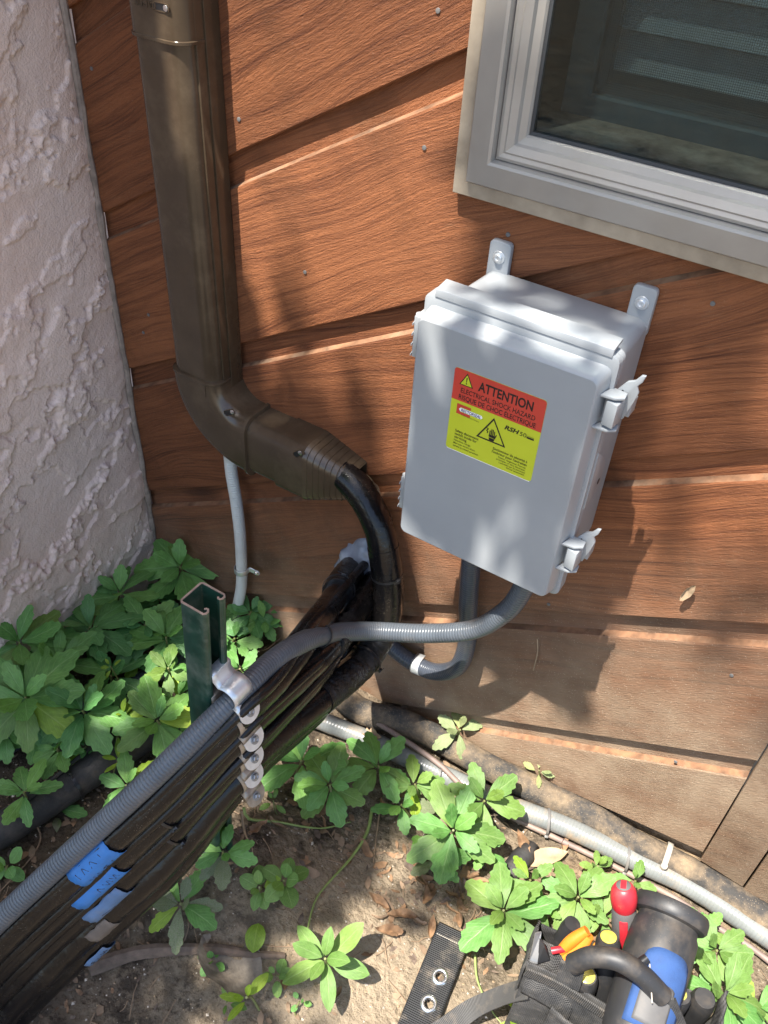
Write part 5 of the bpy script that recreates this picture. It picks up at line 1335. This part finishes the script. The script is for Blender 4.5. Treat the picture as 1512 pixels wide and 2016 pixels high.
bag = thing('tool_bag', 'black canvas tool bag with a padded carry handle at the lower right', 'bag', (.06, -.34, 0))
O_ = Vector((-.046, -.425, 0)); EX_ = Vector((.99, .155, 0)).normalized(); EY_ = Vector((-.155, .99, 0)).normalized(); BLN, BWD, BH = .27, .090, .270
def bp(a, b, z): return O_ + EX_ * a + EY_ * b + Vector((0, 0, z))
def wallpanel(f, n1=18, n2=12, wob=.004, seed=0):
    secs = []
    for i in range(n1 + 1):
        row = []
        for j in range(n2 + 1):
            p, nn = f(i / n1, j / n2); k = mn.noise(Vector((i * .35, j * .4, seed))) * wob * math.sin(math.pi * min(1, j / n2 + .15)) ; row.append(p + nn * k)
        secs.append(row)
    return MB().loft(secs, closed=False, cap=False)
def panel(name, f, mat, th=.004, seed=0, wob=.006):
    o = wallpanel(f, seed=seed, wob=wob).build(name, mat, bag, angle=60); md = o.modifiers.new('thick', 'SOLIDIFY'); md.thickness = th; md.offset = 0; return o
panel('front_panel', lambda s, t: (bp(BLN * s, -.012 * math.sin(math.pi * t) + .004 * math.sin(s * 9), BH * (1 - t) - .012 * math.sin(math.pi * s)), -EY_), M['fabric'], seed=1)
panel('back_panel', lambda s, t: (bp(BLN * s, BWD + .01 * math.sin(math.pi * t), (BH - .06) * (1 - t)), EY_), M['fabric'], seed=2)
panel('side_panel', lambda s, t: (bp(-.006 * math.sin(math.pi * t) + .03 * t * t, BWD * s, (BH - .05 * s) * (1 - t)), -EX_), M['fabric'], seed=3)
panel('side_panel', lambda s, t: (bp(BLN + .006 * math.sin(math.pi * t), BWD * s, BH * (1 - t) - .01), EX_), M['fabric'], seed=4)
mb = MB(); mb.add([bp(.03, .01, .08), bp(BLN, .01, .08), bp(BLN, BWD, .08), bp(.03, BWD, .08)], [(0, 1, 2, 3)]); mb.build('liner', M['tie'], bag)
panel('front_pocket', lambda s, t: (bp(.05 + .19 * s, -.020 - .016 * math.sin(math.pi * s) * (1 - .3 * t), .215 - .20 * t - .01 * math.sin(s * 3)), -EY_), M['fabric'], seed=6)
band([bp(BLN * k / 14, -.0075 + .004 * math.sin(k / 14 * 9), BH - .010 - .012 * math.sin(math.pi * k / 14)) for k in range(15)], (0, 0, 1), .011, .003, M['strap_web'], 'rim_webbing', bag)
band([bp(.095 + .01 * math.sin(k), -.034, .235 - .016 * k) for k in range(12)], EX_, .011, .003, M['strap_web'], 'webbing_strap', bag)
panel('corner_flap', lambda s, t: (bp(.004 + .075 * s, -.013 + .05 * (1 - t) ** 2, BH + .006 - .075 * t - .02 * s * s), -EY_), M['fabric'], seed=8)
mb = MB(); mb.tube(smooth([bp(.105, -.034, .19), bp(.18, -.034, .17), bp(.26, -.03, .15)], .01), .0024, 8); mb.build('zip', M['strap_web'], bag)
hp_ = smooth([at(1128, 1898, z=.315), at(1165, 1884, z=.345), at(1215, 1890, z=.360), at(1262, 1918, z=.352), at(1305, 1962, z=.325)], .006)
mb = MB(); n_ = len(hp_); mb.tube(hp_, .0142, 16); mb.build('padded_handle', M['rubber'], bag)
for e, q in ((hp_[0], bp(.060, .0, .262)), (hp_[-1], bp(.222, -.002, .255))):
    band([e + (q - e) * k / 6 for k in range(7)], EX_, .017, .004, M['fabric'], 'handle_tab', bag)
# strap off the bag to the lower left
q0 = at(1042, 1945, z=.20); q1 = at(985, 1962, z=.12); q2 = at(925, 1990, z=.06); q3 = at(850, 2040, z=.02)
stp = thing('webbing_strap', 'grey ribbed webbing strap trailing from the bag to the lower left', 'strap', q3)
band(smooth([q0, q1, q2, q3], .006), lambda t: Vector((.1, .55 - .1 * t, .75 - .45 * t)), .0155, .002, M['strap_web'], 'webbing', stp)

# black padded cylinder with a blue panel
pa, pb = Vector((.116, -.430, .262)), Vector((.098, -.262, .318)); axc = (pb - pa).normalized()
cyl = thing('padded_case', 'black cylindrical padded case with a blue panel sticking out of the bag', 'case', pa)
mb = MB(); Lc = (pb - pa).length
mb.lathe(pa, axc, [(.037, -.02), (.043, .0), (.046, .03), (.0475, Lc * .6), (.0465, Lc * .82), (.043, Lc * .86), (.042, Lc * .90)], 36); mb.build('shell', M['rubber'], cyl)
mb = MB(); mb.lathe(pa, axc, [(.042, Lc * .90), (.051, Lc * .91), (.0535, Lc * .93), (.0535, Lc * 1.00), (.051, Lc * 1.03), (.046, Lc * 1.035), (.040, Lc * 1.0), (0, Lc * .97)], 36); mb.build('rim', M['rubber'], cyl)
uz = (Vector((.12, -.45, 1)) - Vector((.12, -.45, 1)).dot(axc) * axc).normalized(); us = axc.cross(uz)
if us.x < 0: us = -us
def cpt(s, a, r): return pa + axc * s + r * (math.cos(a) * uz + math.sin(a) * us)
def cpatch(name, s0, s1, a0, a1, r, mat, rnd, parent, notch=None):
    secs = []
    for i in range(13):
        a = a0 + (a1 - a0) * i / 12; e = abs(2 * i / 12 - 1); top = s1 - rnd * (1 - math.sqrt(max(0, 1 - e ** 3)))
        secs.append([cpt(s0 + (top - s0) * j / 8, a, r) for j in range(9)])
    o = MB().loft(secs, closed=False, cap=False).build(name, mat, parent, angle=60); md = o.modifiers.new('thick', 'SOLIDIFY'); md.thickness = .0012; md.offset = 0
cpatch('blue_panel', .012, Lc * .66, -.62, .98, .0483, M['blue_cloth'], .03, cyl)
cpatch('patch', .018, Lc * .42, -.38, .55, .0493, M['grip_grey'], .004, cyl)
# tools in the bag
def driver():
    c = at(1228, 1762, z=.335); b = at(1230, 1862, z=.245); ax = (c - b).normalized(); t = thing('screwdriver', 'red and grey handled screwdriver standing in the bag', 'screwdriver', b)
    L = (c - b).length
    MB().lathe(b, ax, [(.014, -.03), (.0175, 0), (.0185, L * .45), (.0178, L * .70), (.0150, L * .78)], 20).build('grip', M['grip_grey'], t)
    MB().lathe(b, ax, [(.0150, L * .74), (.0185, L * .82), (.0195, L * .95), (.0180, L * 1.08), (.0130, L * 1.17), (.0105, L * 1.18)], 20).build('handle_cap', M['red_plastic'], t)
    MB().lathe(b, ax, [(.0105, L * 1.172), (.0105, L * 1.19), (.009, L * 1.2), (0, L * 1.2)], 16).build('end_cap', M['grip_grey'], t)
    fr = Vector((.25, -1, .3)); fr = (fr - fr.dot(ax) * ax).normalized(); s2 = ax.cross(fr)
    MB().obox(b + ax * L * .38 + fr * .0162, s2 * .0062, fr * .0030, ax * L * .28).build('red_insert', M['red_plastic'], t, bevel=.0025)
    MB().obox(b + ax * L * 1.2 , s2 * .004, fr * .008, ax * .0006).build('cap_mark', M['red_plastic'], t, bevel=.0003)
driver()
def handle_pair(name, label, p, q, r, mat, cap, capr, n=1):
    t = thing(name, label, 'tool', p); ax = (q - p).normalized(); L = (q - p).length
    MB().lathe(p, ax, [(r * .8, 0), (r, L * .2), (r * 1.12, L * .75), (r * 1.05, L * .93), (r * .85, L)], 18).build('grip', mat, t)
    if cap: MB().lathe(q, ax, [(capr, -.001), (capr, .0012), (capr * .85, .0022), (0, .0022)], 18).build('end_cap', cap, t)
    return t
q = at(1198, 1845, z=.315); handle_pair('nut_driver', 'black handled tool with a yellow end cap between pliers and screwdriver', q - Vector((-.03, .03, .12)), q, .0165, M['rubber'], M['yellow_cap'], .0115)
q = at(1155, 1920, z=.275); handle_pair('nut_driver', 'black handled tool with a yellow end cap under the padded handle', q - Vector((-.01, .0, .12)), q, .0165, M['rubber'], M['yellow_cap'], .0120)
q = at(1340, 1957, z=.270); handle_pair('nut_driver', 'black handled tool with a yellow end cap at the right end of the bag', q - Vector((.0, .0, .12)), q, .0165, M['rubber'], M['yellow_cap'], .0085)
q = at(1388, 1965, z=.24); handle_pair('nut_driver', 'plain black tool handle rightmost in the bag', q - Vector((.0, .0, .12)), q, .017, M['rubber'], None, 0)
pl = thing('pliers', 'orange gripped pliers standing in the bag', 'pliers', at(1120, 1880, z=.26))
for o0, o1, o2 in ((at(1105, 1872, z=.275), at(1128, 1850, z=.300), at(1156, 1832, z=.318)), (at(1112, 1884, z=.270), at(1140, 1868, z=.290), at(1160, 1842, z=.312))):
    mb = MB(); mb.tube(smooth([o0, o1, o2], .005), lambda s_: .0075 + .0015 * math.sin(s_ * 60), 12); mb.build('grip', M['orange'], pl)
q = at(1180, 1872, z=.285); t = thing('fitting', 'small orange and clear fitting beside the pliers', 'fitting', q); MB().lathe(q - Vector((0, 0, .02)), (0, 0, 1), [(.010, 0), (.012, .02), (.011, .026), (.006, .026), (.006, .02), (0, .02)], 16).build('ring', M['orange'], t)
q = at(1116, 1905, z=.262); t = thing('red_knob', 'small red plastic knob peeping out by the handle end', 'knob', q); MB().lathe(q - Vector((0, 0, .012)), (0, -.3, 1), [(.006, 0), (.008, .008), (.006, .016), (0, .017)], 14).build('cap', M['red_plastic'], t)
q = at(1086, 1872, z=.28); t = thing('red_knob', 'thin red handle lying behind the bag rim', 'knob', q); MB().tube([q, at(1110, 1868, z=.285), at(1130, 1872, z=.28)], .005, 10).build('cap', M['red_plastic'], t)
bl_ = thing('putty_knife', 'silver flat blade standing at the left end of the bag', 'blade', at(1050, 1890, z=.27))
MB().add([at(1042, 1895, z=.265), at(1058, 1898, z=.265), at(1066, 1835, z=.310), at(1054, 1838, z=.312)], [(0, 1, 2, 3)]).build('blade', M['grey_plate'], bl_, smooth=False).modifiers.new('thick', 'SOLIDIFY').thickness = .0018
MB().add([at(1058, 1898, z=.262), at(1082, 1890, z=.270), at(1072, 1862, z=.300), at(1062, 1850, z=.302)], [(0, 1, 2, 3)]).build('sheath', M['rubber'], bl_, smooth=False).modifiers.new('thick', 'SOLIDIFY').thickness = .004
MB().lathe(at(1106, 1850, z=.25), Vector((.1, .2, 1)), [(.012, 0), (.0135, .03), (.012, .045), (0, .046)], 14).build('black_grip', M['rubber'], thing('wrench_handle', 'dark curved tool grip behind the orange pliers', 'tool', at(1106, 1850, z=.25)))
pr_ = thing('test_probe', 'glossy black probe tip tied with a white string on the blue panel', 'probe', cpt(.06, .1, .056))
MB().tube(smooth([at(1238, 1912, z=.335), at(1256, 1900, z=.340), at(1274, 1886, z=.345)], .004), lambda s_: .0085 - .0035 * s_ / .05, 12).build('tip', M['tie'], pr_)
MB().tube(smooth([at(1279, 1898, z=.345), at(1281, 1930, z=.345), at(1284, 1975, z=.345)], .006), .0009, 6).build('string', M['white_clip'], pr_)

# ------------------------------------------------------------------ tree overhead (outside the picture) whose leaves shade the corner

def pip(x, y, P):
    c = False; n_ = len(P)
    for i in range(n_):
        x0, y0 = P[i]; x1, y1 = P[i - 1]
        if (y0 > y) != (y1 > y) and x < (x1 - x0) * (y - y0) / (y1 - y0) + x0: c = not c
    return c
SHADE = [  # which surfaces of the corner the crown keeps out of the sun, and how densely
    (2.8, [(-60, 1000), (300, 1000), (440, 960), (660, 1010), (700, 1190), (740, 1370), (690, 1440), (640, 1480), (725, 1640), (690, 1760), (610, 1830), (470, 1900), (300, 2050), (-60, 2050)]),
    (3.0, [(120, -40), (228, -40), (275, 500), (470, 560), (486, 740), (720, 905), (700, 1010), (300, 1010), (240, 740)]),
    (2.0, [(236, -40), (252, -40), (290, 480), (270, 480)]),
    (2.6, [(300, 960), (765, 960), (785, 1090), (700, 1200), (300, 1190)]),
    (3.6, [(848, 650), (1165, 760), (1110, 990), (1058, 1140), (812, 1035)]),
    (.9, [(905, 565), (962, 530), (1275, 632), (1225, 695)]),
    (.85, [(1010, 470), (1512, 560), (1512, 1240), (1150, 1200), (1290, 640), (1000, 520)]),
    (6.0, [(925, 200), (1040, 235), (1560, 375), (1560, 560), (905, 380)]),
    (.6, [(490, 760), (640, 735), (700, 860), (720, 960), (560, 830)]),
    (1.2, [(665, 690), (715, 690), (735, 860), (690, 880)]),
    (.55, [(500, 585), (600, 560), (610, 620), (520, 660)]),
    (.10, [(1180, 1250), (1512, 1250), (1512, 1480), (1200, 1400)]),
    (.75, [(620, 1480), (850, 1480), (890, 1660), (880, 1830), (700, 1790)]),
    (.3, [(850, 1560), (960, 1560), (1000, 1720), (900, 1800)]),
    (.7, [(470, 1880), (600, 1850), (620, 2040), (300, 2040)]),
]
def make_tree():
    dg = bpy.context.evaluated_depsgraph_get(); r = random.Random(5)
    tr = thing('overhanging_tree', 'leafy tree whose boughs reach over the wall corner from outside the photo', 'tree', (-2.6, -3.4, 0))
    spots = []
    AL = .0017                                              # area of one leaf
    for dens, P in SHADE:
        far = dens in (.85, .10)
        xs = [p[0] for p in P]; ys = [p[1] for p in P]; A = 0; k = 0
        pts = []
        for i in range(3000):
            x, y = r.uniform(min(xs), max(xs)), r.uniform(min(ys), max(ys))
            if not pip(x, y, P): continue
            d = Vector(ray(x, y)).normalized(); hit, loc, nrm, *_ = S.ray_cast(dg, Vector(CAM), d)
            if hit: pts.append(loc)
        if not pts: continue
        # area of the patch seen from the sun
        u = SUN.orthogonal().normalized(); v = SUN.cross(u); c = .035
        cells = {(int((p.dot(u)) / c), int((p.dot(v)) / c)) for p in pts}
        n_ = int(dens * len(cells) * c * c / AL)
        for i in range(n_):
            p = r.choice(pts) + u * r.uniform(-.02, .02) + v * r.uniform(-.02, .02)
            s_ = r.uniform(6.0, 8.5) if far else r.uniform(2.3, 2.9) if dens == 3.6 else r.uniform(3.0, 5.4); q = p - SUN * s_
            spots.append(q)
    fo = MB(); stems = []
    def leaf(c, L):
        a = Vector((r.uniform(-1, 1), r.uniform(-1, 1), r.uniform(-.5, .3))).normalized(); b = Vector((r.uniform(-1, 1), r.uniform(-1, 1), r.uniform(-.4, .4)))
        b = (b - b.dot(a) * a).normalized()
        q = [c - a * L * .5, c - a * L * .2 + b * L * .24, c + a * L * .15 + b * L * .26, c + a * L * .5, c + a * L * .15 - b * L * .26, c - a * L * .2 - b * L * .24]
        fo.add(q, [(0, 1, 5), (1, 2, 4, 5), (2, 3, 4)], mi=r.choice((0, 0, 1)))
    for p in spots: leaf(p, r.uniform(.07, .105))
    # the rest of the crown, away from the corner
    for cx_, cy_, cz_, rad, n_ in ((-1.1, -2.3, 5.6, .0, 0), (-2.6, -3.4, 5.0, 1.3, 2600), (-1.9, -2.9, 4.6, .8, 900), (-3.6, -3.6, 4.5, 1.1, 1500), (-2.7, -4.6, 4.7, 1.2, 1500)):
        for i in range(n_):
            d = Vector((r.gauss(0, 1), r.gauss(0, 1), r.gauss(0, .7))); d = d.normalized() * rad * r.random() ** .4
            leaf(Vector((cx_, cy_, cz_)) + d, r.uniform(.08, .13))
    tag(fo.build('crown', [M['leaf_mid'], M['leaf_deep']], tr, smooth=False), kind='stuff')
    mb = MB(); mb.tube(smooth([(-2.6, -3.4, -.1), (-2.58, -3.42, 1.2), (-2.5, -3.35, 2.6), (-2.55, -3.4, 4.6)], .1), lambda s_: .16 - .022 * s_, 14); mb.build('trunk', M['root'], tr)
    for tip in ((-1.6, -2.2, 4.6), (-1.2, -2.5, 5.2), (-.9, -2.0, 4.2), (-3.6, -3.6, 4.5), (-2.7, -4.6, 4.6)):
        b0 = Vector((-2.52, -3.36, 2.5)); tv = Vector(tip); mid = b0.lerp(tv, .5) + Vector((0, 0, .35))
        mb = MB(); mb.tube(smooth([b0, mid, tv], .08), lambda s_: max(.008, .055 - .018 * s_), 8); mb.build('branch', M['root'], tr)
    # one more bough to the right for the lightly shaded boards
    mb = MB(); mb.tube(smooth([(-.9, -2.0, 4.2), (-.7, -2.3, 5.2), (-.4, -2.6, 6.2)], .08), lambda s_: .014 - .01 * s_, 6); mb.build('branch', M['root'], tr)
make_tree()
